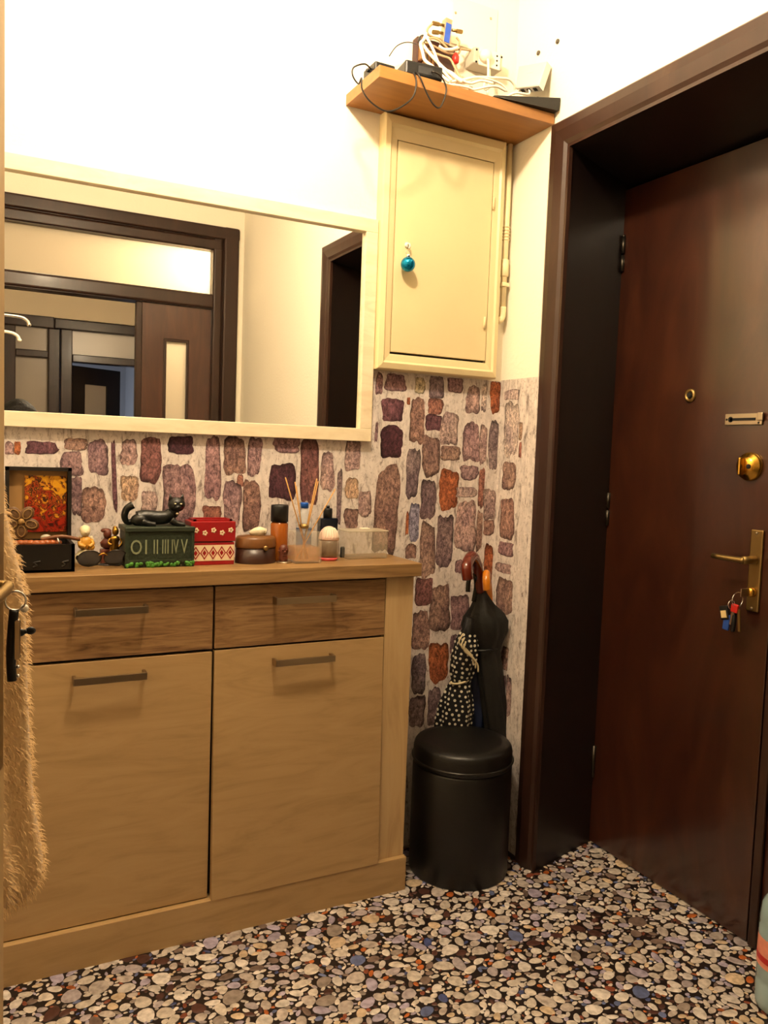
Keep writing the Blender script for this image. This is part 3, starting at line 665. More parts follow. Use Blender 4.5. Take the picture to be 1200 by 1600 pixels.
for L, y0, y1 in (([(676, 37), (669, 44), (668, 52), (676, 58), (690, 62)], -.055, -.04), ([(664, 80), (676, 82), (690, 87), (703, 92), (710, 104), (716, 116), (722, 124)], -.06, -.10), ([(662, 62), (680, 60), (694, 70), (704, 80), (712, 76), (718, 66), (713, 58)], -.07, -.06), ([(664, 66), (678, 72), (692, 80), (704, 84), (716, 84), (720, 74)], -.05, -.05), ([(712, 78), (722, 77), (736, 79)], -.05, -.03)):
    cable(W(L, y0, y1), .0030, M_beigecable, BL.pop(0), 'beige aerial leads')
p = bp(712, 92, -.075); t = MB(); t.lathe([(.004, -.014), (.009, -.010), (.010, .006), (.004, .016)], c=(p.x, p.y, p.z), n=12); t.build('red_wire_cap', MATS['red_plastic'], label='small red connector cap among the beige leads', cat='connector')
# surface socket box
s0, s1 = bp(744, 76, -.05), bp(783, 108, -.05)
so = thing('socket_box', 'grey surface mounted socket box on the wall above the shelf', 'socket', ((s0.x+s1.x)/2, -.02, s1.z))
M_grey = mat('grey_plastic', '#b9b3a4', .45)
MB().box((s0.x-.006, -.05, s1.z-.004), (s1.x+.004, -.001, s0.z+.006), bev=.004).build('box', M_grey, so)
sx, sw = (s0.x+s1.x)/2, s1.x-s0.x; cz = (s0.z+s1.z)/2
fp = MB().box((s0.x+.010, -.053, cz-.024), (s1.x-.006, -.049, cz+.024), bev=.001).build('face_plate', M_white, so)
for k in (-1, 0, 1): MB().lathe([(.0028, 0), (.0028, .001)], M=Matrix.Translation((s1.x-.018, -.0529, cz+.013*k)) @ ROTX90, n=10).build('hole', M_gap, fp)
for dx, dz in ((s0.x, s0.z), (s1.x-.002, s0.z), (s0.x, s1.z+.002)): MB().lathe([(.003, 0), (.003, .0015)], M=Matrix.Translation((dx+.002, -.0495, dz-.002)) @ ROTX90, n=10).build('screw', M_gap, so)
pl = thing('mains_plug', 'round white plug with cable pushed into the socket box', 'plug', (s0.x+.024, -.053, cz))
MB().lathe([(.018, .0), (.018, .012), (.012, .022), (.001, .024)], M=Matrix.Translation((s0.x+.026, -.053, cz)) @ ROTX90).build('body', M_white, pl)
cable([(s0.x+.026, -.070, cz-.012), (s0.x+.028, -.074, cz-.035), (s0.x+.03, -.075, TZ+.012)], .0036, M_whitecable, 'white plug lead dropping from the socket box to the shelf')
# antenna posts (router aerials)
p = bp(736, 120, -.10); MB().box((p.x-.006, -.104, TZ), (p.x+.006, -.096, TZ+.062), bev=.003).build('router_aerial', mat('grey_aerial', '#8f8a80', .35), label='upright grey aerial stick left of the socket box', cat='aerial')
p = bp(797, 128, -.10); t = MB(); t.box((p.x-.005, -.104, TZ), (p.x+.005, -.096, TZ+.055), bev=.003, M=None); t.build('router_aerial', M_black, label='upright black aerial stick right of the socket box', cat='aerial')
# black router slab on the shelf front
r0_, r1_ = bp(752, 140, -.19), bp(862, 182, -.205)
ro = thing('router', 'flat black router lying over the right end of the shelf', 'router', (-.10, -.16, TZ))
MB().loft([[(-.208, -.202, TZ+.001), (-.208, -.05, TZ+.001), (-.205, -.05, TZ+.014), (-.205, -.198, TZ+.006)], [(-.006, -.222, TZ+.001), (-.006, -.05, TZ+.001), (-.004, -.05, TZ+.044), (-.003, -.222, TZ+.036)]], smooth=False).build('case', M_black, ro)
b = MB()
for k in range(14):
    xx = -.19+.012*k; b.box((xx, -.10, TZ+.014+.0011*k), (xx+.006, -.06, TZ+.0175+.0013*k))
b.build('vent_ridge', mat('router_ridge', '#17191c', .5), ro)
# white modem hung on the right wall
a, c = at(812, 135, 0, -.03), at(857, 100, 0, -.03)
mo = thing('wall_modem', 'white plastic modem box hung tilted in the corner above the shelf', 'modem', (-.04, -.08, TZ+.05))
QF = [at(811, 104, 0, -.022), at(855, 96, 0, -.022), at(842, 134, 0, -.062), at(806, 138, 0, -.062)]
M_modem = mat('modem_plastic', '#cfcac0', .45); nM = (QF[1]-QF[0]).cross(QF[3]-QF[0]).normalized(); nM = nM if nM.x > 0 else -nM
MB().loft([[q+(QF[(k+2) % 4]-q)*.03-nM*.002 for k, q in enumerate(QF)], QF, [q+nM*.020 for q in QF]], smooth=False).build('case', M_modem, mo)
cM = (QF[0]+QF[1]+QF[2]+QF[3])/4; eu = (QF[1]-QF[0]).normalized(); ev = (QF[0]-QF[3]).normalized()
MB().prism([cM-nM*.0021+eu*a_+ev*b_ for a_, b_ in ((-.016, .010), (.016, .010), (.013, .017), (-.013, .017))], -nM*.0006).build('emblem', mat('pale_grey_emblem', '#aeb8c2', .3), mo)
b = MB()
for k in range(3):
    c_ = QF[3]+(QF[2]-QF[3])*(.22+.27*k)+nM*.010-ev*.0005; b.prism([c_-eu*.008-nM*.005, c_+eu*.008-nM*.005, c_+eu*.008+nM*.005, c_-eu*.008+nM*.005], -ev*.002)
b.build('port', M_gap, mo); MMo = None; pq = QF[3]+(QF[2]-QF[3])*.5+nM*.010
MB().box((-.028, -.150, TZ+.002), (-.006, -.130, TZ+.060)).build('bracket', mat('modem_bracket', '#6e675c', .5), mo)
cable([pq, pq-ev*.022, (-.11, -.15, TZ+.05), (-.15, -.13, TZ+.022)], .0034, M_whitecable, 'white lead plugged into the underside of the modem')
cable([(-.17, -.10, TZ+.008), (-.13, -.09, TZ+.05), (-.10, -.10, TZ+.055), (-.085, -.11, TZ+.02)], .003, mat('dark_green_cable', '#1e2a1c', .5), 'dark green lead beside the modem')
# blank plate with screws, wall screws
a, c = at(706, 16, 1, 0), at(774, 84, 1, 0)
bl = thing('blanking_plate', 'cream blanking plate screwed to the wall above the shelf', 'plate', ((a.x+c.x)/2, 0, c.z))
MB().box((a.x, -.004, c.z-.01), (c.x, -.0005, a.z+.04), bev=.001).build('plate', mat('cream_plate', '#f1e9d4', .6), bl)
for px, py in ((712, 20), (767, 29)):
    p = at(px, py, 1, -.004); MB().lathe([(.004, 0), (.0025, .002)], M=Matrix.Translation(p) @ ROTX90, n=10).build('screw', M_steel, bl)
for (px, py), lb in (((872, 65), 'upper screw plug in the white wall above the door casing'), ((842, 83), 'lower screw plug in the white wall beside the modem')):
    p = at(px, py, 0, 0); MB().lathe([(.0065, 0), (.0065, .004), (.003, .006)], M=XR(p), n=12).build('wall_screw', mat('grey_screw', '#5c564c', .4, .6), label=lb, cat='screw')

# ------------------------------------------------------------------ things on the shoe cabinet
def sx_(px, y, py=868): return at(px, py, 1, y).x
def zz_(px, py, y): return at(px, py, 1, y).z
# open icon box
y_ = -.10
bx0, bx1 = at(8, 790, 1, -.035).x, at(111, 790, 1, -.035).x
M_darkwood = mat('dark_stained_box', '#17110b', .45, noise=.3, nscale=30)
ib = thing('icon_box', 'open dark wooden box with a painted red and gold icon inside its lid', 'box', ((bx0+bx1)/2, -.08, DT))
lz0, lz1 = DT+.03, zz_(60, 730, -.04)
b = MB(); w_ = .008
b.box((bx0, -.045, lz1-w_), (bx1, -.018, lz1)); b.box((bx0, -.045, lz0), (bx0+w_, -.018, lz1)); b.box((bx1-w_, -.045, lz0), (bx1, -.018, lz1)); b.box((bx0, -.022, lz0), (bx1, -.018, lz1)); b.box((bx0, -.045, lz0), (bx1, -.018, lz0+w_))
b.build('lid', M_darkwood, ib)
MB().box((bx0+w_, -.0245, lz0+w_), (bx1-w_, -.0215, lz1-w_)).build('lid_lining', mat('tan_lining', '#a07a48', .6, noise=.1), ib, 'tan lid lining')
def icon_mat():
    M = bpy.data.materials.new('icon_paint'); M.use_nodes = True; nt = M.node_tree; bs = nt.nodes['Principled BSDF']; bs.inputs['Roughness'].default_value = .3
    g = nt.nodes.new('ShaderNodeNewGeometry'); n = nt.nodes.new('ShaderNodeTexNoise'); n.inputs['Scale'].default_value = 46; n.inputs['Detail'].default_value = 4; n.inputs['Distortion'].default_value = 1.2
    nt.links.new(g.outputs['Position'], n.inputs['Vector'])
    sp_ = nt.nodes.new('ShaderNodeSeparateXYZ'); nt.links.new(g.outputs['Position'], sp_.inputs[0])
    ma = nt.nodes.new('ShaderNodeMapRange'); ma.inputs[1].default_value = lz0; ma.inputs[2].default_value = lz1; ma.inputs[3].default_value = -.16; ma.inputs[4].default_value = .2
    nt.links.new(sp_.outputs['Z'], ma.inputs[0])
    ad = nt.nodes.new('ShaderNodeMath'); nt.links.new(n.outputs['Fac'], ad.inputs[0]); nt.links.new(ma.outputs[0], ad.inputs[1])
    r = nt.nodes.new('ShaderNodeValToRGB'); cr = r.color_ramp; cr.interpolation = 'CONSTANT'
    st = [(0, '#3a120a'), (.34, '#6e160a'), (.42, '#96240e'), (.49, '#4a1c0e'), (.53, '#9a4416'), (.58, '#3a2012'), (.63, '#b87a1c'), (.70, '#cf951e')]
    while len(cr.elements) < len(st): cr.elements.new(.5)
    for e, (p_, c_) in zip(cr.elements, st): e.position = p_; e.color = c4(c_)
    nt.links.new(ad.outputs[0], r.inputs[0]); nt.links.new(r.outputs[0], bs.inputs['Base Color']); return M
ix0, ix1 = at(38, 780, 1, -.03).x, at(104, 780, 1, -.03).x
iz0, iz1 = zz_(70, 831, -.03), zz_(70, 743, -.03)
ic = MB().box((ix0, -.034, iz0), (ix1, -.025, iz1), bev=.001).build('icon_panel', icon_mat(), ib, 'icon painted in red, brown and gold')
tx0, tx1 = at(12, 862, 1, -.165).x, at(117, 862, 1, -.165).x
tz = zz_(70, 851, -.165)
b = MB(); b.box((tx0, -.165, DT), (tx1, -.158, tz)); b.box((tx0, -.052, DT), (tx1, -.046, tz)); b.box((tx0, -.165, DT), (tx0+.007, -.046, tz)); b.box((tx1-.007, -.165, DT), (tx1, -.046, tz)); b.box((tx0, -.165, DT), (tx1, -.046, DT+.006))
tr = b.build('tray', mat('black_stained_tray', '#0c0a08', .4), ib, 'black lower tray')
for cx_ in (.37, .80):
    b = MB()
    b.tube([(tx0+(tx1-tx0)*cx_+.010*math.sin(k*1.1)*k/6+.002*k, -.1655, DT+.012+.0022*k) for k in range(7)], .0022, n=6); b.build('carved_mark', M_darkwood, tr)
p = at(71, 837, 1, -.06); MB().sphere((p.x, -.075, tz+.006), .010, (1.2, .8, .7), n=12).build('glass_stone', mat('pale_glass_stone', '#d9d2c0', .1, trans=.4), label='pale glass stone lying in the open icon box', cat='stone')
# carved flower
p = at(33, 815, 1, -.13); fl = thing('carved_flower', 'carved brown wooden flower ornament leaning in the icon box', 'ornament', (p.x, -.13, tz))
M_carved = mat('carved_wood', '#5d4023', .5, noise=.4, nscale=120, bump=.3, bscale=150)
for k in range(5):
    a_ = 2*math.pi*k/5+.3; M = Matrix.Translation(p) @ Matrix.Rotation(a_, 4, 'Y') @ Matrix.Translation((.021, 0, 0))
    pt = MB().sphere((0, 0, 0), 1, (.018, .0045, .0135), n=14, M=M).build('petal', M_carved, fl)
    b = MB(); b.tube([M @ Vector((.012*math.cos(t), -.0045, .008*math.sin(t))) for t in [2*math.pi*i/10 for i in range(10)]], .0011, n=6, sub=1, closed=True); b.build('petal_rim', mat('worn_gold_wood', '#8a6a38', .4), pt)
MB().sphere(p+Vector((0, -.004, 0)), .007, n=12).build('flower_centre', MATS['worn_gold_wood'], fl)
# amber beads and twig
nb = thing('bead_necklace', 'string of amber brown wooden beads heaped in the icon box', 'necklace', (tx0+.06, -.14, tz-.01))
for k in range(9):
    q = at(24+k*8.2, 846-abs(k-4)*.6, 1, -.145)
    MB().sphere((q.x, -.145+.006*math.sin(k), tz+.001), .0085, (1.25, 1, .9), n=12).build('bead', mat('amber_bead', '#8d4a22', .3), nb)
q0, q1, q2 = at(64, 846, 1, -.14), at(95, 838, 1, -.14), at(125, 843, 1, -.14)
MB().tube([(q0.x, -.14, tz+.008), (q1.x, -.143, q1.z), (q2.x, -.14, q2.z)], .0042, n=8).build('twig', mat('brown_twig', '#6a3f22', .5), label='thin brown wooden stick lying across the icon box rim', cat='stick')
q = at(92, 846, 1, -.15); MB().torus((q.x, -.148, tz+.004), .009, .0016, Matrix.Rotation(1.2, 3, 'Y')).build('silver_ring', M_chrome, label='silver ring resting on the beads in the icon box', cat='ring')
# cherub figurine
q = at(135, 848, 1, -.07); fg = thing('cherub_figurine', 'small white and gold cherub figurine behind the sunglasses', 'figurine', (q.x, -.07, DT))
k_ = .00175
b = MB(); b.lathe([(.030, 0), (.032, .01), (.026, .024), (.018, .034), (.010, .038)], c=(q.x, -.07, DT), n=18); b.build('base', mat('ivory_resin', '#e2d3ae', .45, noise=.12, nscale=60), fg)
b = MB(); b.sphere((q.x-.002, -.07, DT+.052), .015, (1, .9, 1.25), n=14); b.sphere((q.x-.012, -.078, DT+.048), .008, n=10); b.sphere((q.x+.010, -.08, DT+.044), .008, n=10); b.tube([(q.x-.013, -.072, DT+.060), (q.x-.016, -.082, DT+.05), (q.x-.004, -.087, DT+.046)], .0045, n=8); b.tube([(q.x+.010, -.072, DT+.060), (q.x+.013, -.082, DT+.052), (q.x+.003, -.087, DT+.046)], .0045, n=8); b.build('robe', mat('golden_robe', '#c08a30', .4, noise=.2, nscale=90), fg)
b = MB(); b.sphere((q.x-.003, -.071, DT+.080), .0115, (1, 1, 1.1), n=14); b.sphere((q.x-.003, -.068, DT+.084), .012, (1.05, 1, .95), n=12); b.sphere((q.x-.003, -.0825, DT+.079), .0022, n=8); b.build('head', MATS['ivory_resin'], fg)
b = MB(); b.sphere((q.x-.014, -.060, DT+.056), .012, (.5, .25, 1.1), n=10); b.sphere((q.x+.012, -.060, DT+.056), .012, (.5, .25, 1.1), n=10); b.build('wings', MATS['ivory_resin'], fg)
# wooden bust + bronze statuette
q = at(168, 848, 1, -.06); wb = thing('wooden_bust', 'small reddish brown wooden bust beside the bronze statuette', 'figurine', (q.x, -.055, DT))
M_redwood = mat('red_brown_wood', '#5a2a1a', .45, noise=.3, nscale=60)
MB().box((q.x-.016, -.072, DT), (q.x+.016, -.042, DT+.036), bev=.003).build('plinth', M_redwood, wb)
b = MB(); b.lathe([(.006, 0), (.015, .006), (.017, .016), (.008, .026), (.006, .030)], c=(q.x, -.057, DT+.036), n=14, sc=(1, .7)); b.sphere((q.x, -.058, DT+.072), .0105, (.95, 1, 1.2), n=12); b.sphere((q.x-.003, -.054, DT+.08), .010, (1.3, 1, .6), n=10); b.build('head_and_shoulders', M_redwood, wb)
q = at(181, 848, 1, -.100); bz = thing('bronze_statuette', 'little bronze standing figure left of the cat box', 'figurine', (q.x, -.085, DT))
M_bronze = mat('bronze', '#9a7430', .3, 1.0)
MB().lathe([(.014, 0), (.013, .007), (.009, .010)], c=(q.x, -.085, DT), n=16).build('foot', M_bronze, bz)
b = MB(); b.lathe([(.006, .01), (.008, .026), (.012, .040), (.008, .052), (.012, .062), (.010, .068), (.004, .071)], c=(q.x, -.085, DT), n=14, sc=(1, .7)); b.tube([(q.x-.011, -.085, DT+.064), (q.x-.015, -.089, DT+.054), (q.x-.008, -.094, DT+.050)], .003, n=7); b.tube([(q.x+.011, -.085, DT+.064), (q.x+.016, -.088, DT+.055), (q.x+.008, -.094, DT+.044)], .003, n=7); b.build('body', M_bronze, bz)
b = MB(); b.sphere((q.x+.001, -.085, DT+.081), .0085, (.95, 1, 1.2), n=12); b.sphere((q.x+.001, -.081, DT+.088), .006, n=10); b.build('head', M_bronze, bz)
# sunglasses
g0, g1 = at(120, 862, 1, -.13), at(199, 864, 1, -.13)
sg = thing('sunglasses', 'folded dark sunglasses lying in front of the small figurines', 'sunglasses', ((g0.x+g1.x)/2, -.13, DT))
gw_ = (g1.x-g0.x); M_lens = mat('smoky_lens', '#3a3630', .04, trans=.55); M_tort = mat('dark_tortoise', '#1c120c', .2)
for sgn, nm in ((-1, 'left'), (1, 'right')):
    cx_ = (g0.x+g1.x)/2+sgn*gw_*.26
    ring = [(cx_+gw_*.225*math.cos(t)*(1 if math.sin(t) < 0 else 1.04), -.135-.012*math.sin(t), DT+.024+.020*math.sin(t)*(1 if math.sin(t) > 0 else .95)) for t in [2*math.pi*i/20 for i in range(20)]]
    MB().tube(ring, .0015, n=6, sub=1, closed=True).build('rim', M_tort, sg)
    MB().prism(ring, (0, .0015, 0)).build('lens', M_lens, sg)
b = MB(); b.tube([((g0.x+g1.x)/2-.010, -.141, DT+.032), ((g0.x+g1.x)/2, -.144, DT+.037), ((g0.x+g1.x)/2+.010, -.141, DT+.032)], .0016, n=6); b.build('bridge', M_brass, sg)
b = MB(); b.tube([(g0.x, -.140, DT+.032), (g0.x+.004, -.118, DT+.02), (g0.x+.05, -.112, DT+.006), (g1.x-.02, -.112, DT+.004)], .0018, n=6); b.build('temple_arm', M_tort, sg)
b = MB(); b.tube([(g1.x, -.140, DT+.032), (g1.x-.003, -.112, DT+.02), (g1.x-.05, -.105, DT+.007), (g0.x+.02, -.105, DT+.004)], .0018, n=6); b.build('temple_arm', M_tort, sg)
# cat box
cx0, cx1 = at(193, 850, 1, -.145).x, at(303, 850, 1, -.145).x
cx0 += .006
cz1 = zz_(250, 825, -.145)
cb = thing('cat_trinket_box', 'dark green stone trinket box with a black cat lying on its lid', 'box', ((cx0+cx1)/2, -.10, DT))
M_green = mat('verdigris_resin', '#1f2a1a', .55, noise=.5, nscale=70, bump=.3, bscale=120)
H_ = cz1-DT
MB().box((cx0, -.140, DT), (cx1, -.055, DT+H_*.90), bev=.002).build('body', M_green, cb)
b = MB(); b.box((cx0-.003, -.145, DT+H_*.90), (cx1+.003, -.050, DT+H_+.002), bev=.002); b.build('lid', mat('dark_green_lid', '#252d1f', .5, noise=.4, nscale=50), cb)
b = MB()
for px in (cx0-.002, cx1-.006): b.box((px, -.143, DT), (px+.008, -.138, DT+H_*.9), bev=.001)
b.box((cx0, -.1435, DT+.012), (cx1, -.1395, DT+.018)); b.build('pilaster', M_green, cb)
b = MB(); rr = random.Random(2)
for k in range(46): b.sphere((cx0+(cx1-cx0)*rr.random(), -.142, DT+.004+.007*rr.random()), .0035+.002*rr.random(), n=6)
b.build('mossy_edge', mat('moss_green_paint', '#3f7a22', .6, noise=.4, nscale=120), cb, 'bright green mossy lower edge')
M_num = mat('pale_green_relief', '#7d8468', .5, noise=.3, nscale=90)
for k, s_ in enumerate(('O', 'I', 'II', 'III', 'IV', 'V')):
    xx = cx0+(cx1-cx0)*(.15+.142*k)
    text_mesh(s_, H_*.52, .0012, Matrix.Translation((xx, -.1405, DT+H_*.50)) @ ROTX90 @ Matrix.Scale({'O': .7, 'I': .8, 'II': .6, 'III': .5, 'IV': .42, 'V': .55}[s_], 4, (1, 0, 0)), 'numeral', M_num, cb)
M_cat = mat('black_cat_glaze', '#0e0f0c', .35, noise=.4, nscale=90, bump=.15, bscale=150)
sxk = (cx1-cx0)/.165; zt = DT+H_+.001
X = lambda f: cx0+(cx1-cx0)*f
b = MB(); b.tube([(X(.22), -.095, zt+.017), (X(.33), -.095, zt+.021), (X(.5), -.097, zt+.019), (X(.64), -.099, zt+.021), (X(.72), -.10, zt+.030)], lambda u: .0185-.003*u, n=14, sub=5)
b.sphere((X(.25), -.10, zt+.014), .019, (1.2, .9, .85), n=14)
for yy in (-.125, -.092): b.tube([(X(.68), yy, zt+.016), (X(.78), yy-.004, zt+.006), (X(.88), yy-.006, zt+.005)], lambda u: .0085-.0025*u, n=9)
b.tube([(X(.26), -.118, zt+.012), (X(.36), -.122, zt+.006), (X(.45), -.123, zt+.005)], lambda u: .009-.003*u, n=9)
b.tube([(X(.72), -.10, zt+.026), (X(.76), -.103, zt+.042)], .0135, n=12, sub=3)
cat = b.build('cat', M_cat, cb, 'black lying cat figure, head raised')
hx, hz_ = X(.78), zt+.052
b = MB(); b.sphere((hx, -.108, hz_), .0195, (1.08, .95, .95), n=18); b.sphere((hx, -.124, hz_-.006), .0075, (1.2, .8, .8), n=10)
for s_ in (-1, 1): b.lathe([(.0075, 0), (.004, .009), (.0006, .017)], n=8, sc=(1, .55), M=Matrix.Translation((hx+s_*.0125, -.106, hz_+.009)) @ Matrix.Rotation(s_*.18, 4, 'Y'))
b.build('cat_head', M_cat, cat)
b = MB()
for s_ in (-1, 1): b.sphere((hx+s_*.007, -.1255, hz_+.003), .0022, (1.3, .6, .8), n=8)
b.build('eyes', mat('pale_eye', '#c9c4a0', .2), cat)
MB().tube([(X(.20), -.09, zt+.013), (X(.08), -.085, zt+.008), (X(.03), -.09, zt+.022), (X(.06), -.092, zt+.040), (X(.15), -.094, zt+.050)], lambda u: .0065+.003*u, n=10).build('tail', M_cat, cat)
b = MB(); b.sphere((hx-.001, -.121, hz_-.022), .0042, n=8); b.build('collar_bell', M_steel, cat)
# red ornate box
rx0, rx1 = at(297, 848, 1, -.135).x+.004, at(367, 848, 1, -.135).x
rz = zz_(335, 815, -.135)-DT
rb = thing('red_folk_box', 'red box with white folk pattern between the cat box and the oval box', 'box', ((rx0+rx1)/2, -.10, DT))
M_red = mat('red_lacquer', '#8f1418', .35); M_ivory = mat('ivory_print', '#dcc9a6', .5)
MB().box((rx0, -.132, DT), (rx1, -.070, DT+rz*.52), bev=.0015).build('base', M_red, rb)
lid = MB().box((rx0-.002, -.134, DT+rz*.54), (rx1+.002, -.068, DT+rz), bev=.002).build('lid', M_red, rb)
b = MB(); e_ = .006
b.box((rx0+e_, -.128, DT+rz), (rx1-e_, -.122, DT+rz+.005)); b.box((rx0+e_, -.080, DT+rz), (rx1-e_, -.074, DT+rz+.005)); b.box((rx0+e_, -.128, DT+rz), (rx0+e_+.006, -.074, DT+rz+.005)); b.box((rx1-e_-.006, -.128, DT+rz), (rx1-e_, -.074, DT+rz+.005)); b.build('lid_rim', M_red, lid)
n_ = 5
for k in range(n_):
    xx = rx0+(rx1-rx0)*(k+.5)/n_
    b = MB()
    for j in range(5): a_ = 2*math.pi*j/5; b.sphere((xx+.0042*math.cos(a_), -.1345, DT+rz*(.80-.06*(k % 2))+.0042*math.sin(a_)), .0028, (1, .25, 1), n=8)
    b.build('flower', M_ivory, lid)
b = MB(); b.box((rx0+.001, -.1325, DT+rz*.10), (rx1-.001, -.1318, DT+rz*.46)); bd = b.build('pattern_band', M_ivory, rb, 'ivory band with red diamonds')
b = MB(); n_ = 5
for k in range(n_):
    xx = rx0+(rx1-rx0)*(k+.5)/n_; hw, hh = (rx1-rx0)/n_*.5, rz*.155; zc = DT+rz*.28
    for f in (1.0, .45):
        O_ = [(xx-hw*f, zc), (xx, zc-hh*f), (xx+hw*f, zc), (xx, zc+hh*f)]; I_ = [(xx+(x-xx)*(.72 if f == 1 else .0), zc+(z-zc)*(.72 if f == 1 else .0)) for x, z in O_]
        for q in range(4):
            b.prism([(O_[q][0], -.1325, O_[q][1]), (O_[(q+1) % 4][0], -.1325, O_[(q+1) % 4][1]), (I_[(q+1) % 4][0]+1e-5, -.1325, I_[(q+1) % 4][1]+1e-5), (I_[q][0], -.1325, I_[q][1])] if f == 1 else [(O_[q][0], -.1325, O_[q][1]), (O_[(q+1) % 4][0], -.1325, O_[(q+1) % 4][1]), (xx, -.1325, zc)], (0, -.0004, 0))
b.build('diamond_pattern', M_red, bd)
# oval wooden box + shell
ox0, ox1 = at(369, 850, 1, -.11).x, at(431, 850, 1, -.11).x
oc, orr = (ox0+ox1)/2, (ox1-ox0)/2; oz = zz_(400, 843, -.13)-DT
ob = thing('oval_wooden_box', 'oval dark wooden trinket box with a brass catch', 'box', (oc, -.105, DT))
M_oval = mat('reddish_dark_wood', '#331a10', .35, noise=.35, nscale=40, vec=(.3, .3, 2))
MB().lathe([(1, 0), (1.0, .002), (.98, oz*.62)], c=(oc, -.105, DT), n=36, sc=(orr, .042)).build('body', M_oval, ob)
MB().lathe([(1.0, oz*.64), (1.01, oz*.7), (.99, oz*1.0), (.9, oz*1.1), (.3, oz*1.14), (.01, oz*1.14)], c=(oc, -.105, DT), n=36, sc=(orr, .042)).build('lid', mat('brown_lid', '#6b4420', .35, noise=.2, nscale=30), ob)
MB().lathe([(.0065, 0), (.0065, .003), (.004, .005)], M=Matrix.Translation((oc+orr*.25, -.1455, DT+oz*.66)) @ ROTX90, n=14).build('catch', M_oldbrass, ob)
q = at(402, 833, 1, -.10); sh = thing('seashell', 'cream speckled seashell lying on the oval wooden box', 'shell', (q.x, -.105, DT+oz*1.14))
b = MB(); b.tube([(q.x-.022, -.103, DT+oz*1.14+.005), (q.x-.008, -.105, DT+oz*1.14+.008), (q.x+.008, -.107, DT+oz*1.14+.010), (q.x+.020, -.108, DT+oz*1.14+.009)], lambda u: .003+.009*math.sin(min(1, u*1.15)*math.pi*.8), n=12); b.build('whorl', mat('speckled_shell', '#d9cdb0', .35, noise=.35, nscale=130), sh)
b = MB()
for k in range(4): b.torus((q.x-.010+.008*k, -.105, DT+oz*1.14+.008), .0075+.0012*k, .0012, Matrix.Rotation(math.pi/2, 3, 'Y'), n=14, m_=6)
b.build('ridge', mat('brown_shell_ridge', '#8a7250', .4), sh)
# amber spray bottle
q0, q1 = at(424, 840, 1, -.09).x, at(450, 840, 1, -.09).x
ac = (q0+q1)/2; ar = (q1-q0)/2; zc0 = zz_(437, 815, -.09); zc1 = zz_(437, 789, -.09)
ab = thing('amber_bottle', 'tall amber glass bottle with a black cap', 'bottle', (ac, -.085, DT))
MB().lathe([(ar*.92, 0), (ar, .004), (ar, zc0-DT-.006), (ar*.8, zc0-DT)], c=(ac, -.085, DT), n=26).build('bottle_body', mat('amber_glass', '#9c520e', .08, alpha=.9, coat=.3), ab)
MB().lathe([(ar*1.0, 0), (ar*1.0, zc1-zc0-.003), (ar*.93, zc1-zc0)], c=(ac, -.085, zc0), n=26).build('cap', M_black, ab)
# small carved dark figurine on coin
q = at(442, 862, 1, -.125); cf = thing('carved_head_figurine', 'small dark carved head figurine in front of the amber bottle', 'figurine', (q.x, -.13, DT))
MB().lathe([(.020, 0), (.020, .003), (.018, .004)], c=(q.x+.002, -.13, DT), n=22).build('coin_base', M_steel, cf, 'silver disc base')
b = MB(); b.lathe([(.011, .004), (.012, .014), (.010, .020), (.0125, .028), (.012, .038), (.007, .045), (.001, .047)], c=(q.x, -.13, DT), n=16, sc=(1, .8)); b.sphere((q.x, -.140, DT+.028), .003, n=8)
for s_ in (-1, 1): b.sphere((q.x+.005*s_, -.139, DT+.034), .003, n=8); b.sphere((q.x+.0115*s_, -.13, DT+.03), .003, n=8)
b.box((q.x-.006, -.1405, DT+.018), (q.x+.006, -.136, DT+.021), bev=.001); b.build('head', M_redwood, cf)
# reed diffuser
d0, d1 = at(453, 845, 1, -.13).x, at(498, 845, 1, -.13).x
dc = (d0+d1)/2; hw = (d1-d0)/2*.93; zt_ = zz_(476, 829, -.13)-DT
rd = thing('reed_diffuser', 'square glass reed diffuser with amber oil and six reeds', 'diffuser', (dc, -.125, DT))
b = MB(); b.box((dc-hw, -.125-hw, DT), (dc+hw, -.125+hw, DT+zt_), bev=.004, seg=3); b.lathe([(.012, 0), (.012, .010)], c=(dc, -.125, DT+zt_-.002), n=20); b.build('glass_bottle', mat('thin_bottle_glass', '#e6dcc4', .04, alpha=.22, coat=1), rd)
MB().box((dc-hw+.005, -.125-hw+.005, DT+.005), (dc+hw-.005, -.125+hw-.005, DT+zt_*.5), bev=.002).build('amber_oil', mat('amber_oil', '#c98422', .08, alpha=.5), rd)
MB().lathe([(.0125, 0), (.0125, .010), (.0085, .010), (.0085, .001)], c=(dc, -.125, DT+zt_+.006), n=20).build('metal_collar', M_oldbrass, rd)
for px, py in ((446, 746), (461, 753), (463, 760), (495, 748), (497, 752), (524, 764)):
    tp = at(px, py, 1, -.125-.01*((px % 3)-1)); bt = Vector((dc-(tp.x-dc)*.25, -.125, DT+.008))
    MB().cyl(bt, tp, .0016, n=7).build('reed', mat('rattan_reed', '#b98a4a', .6), rd)
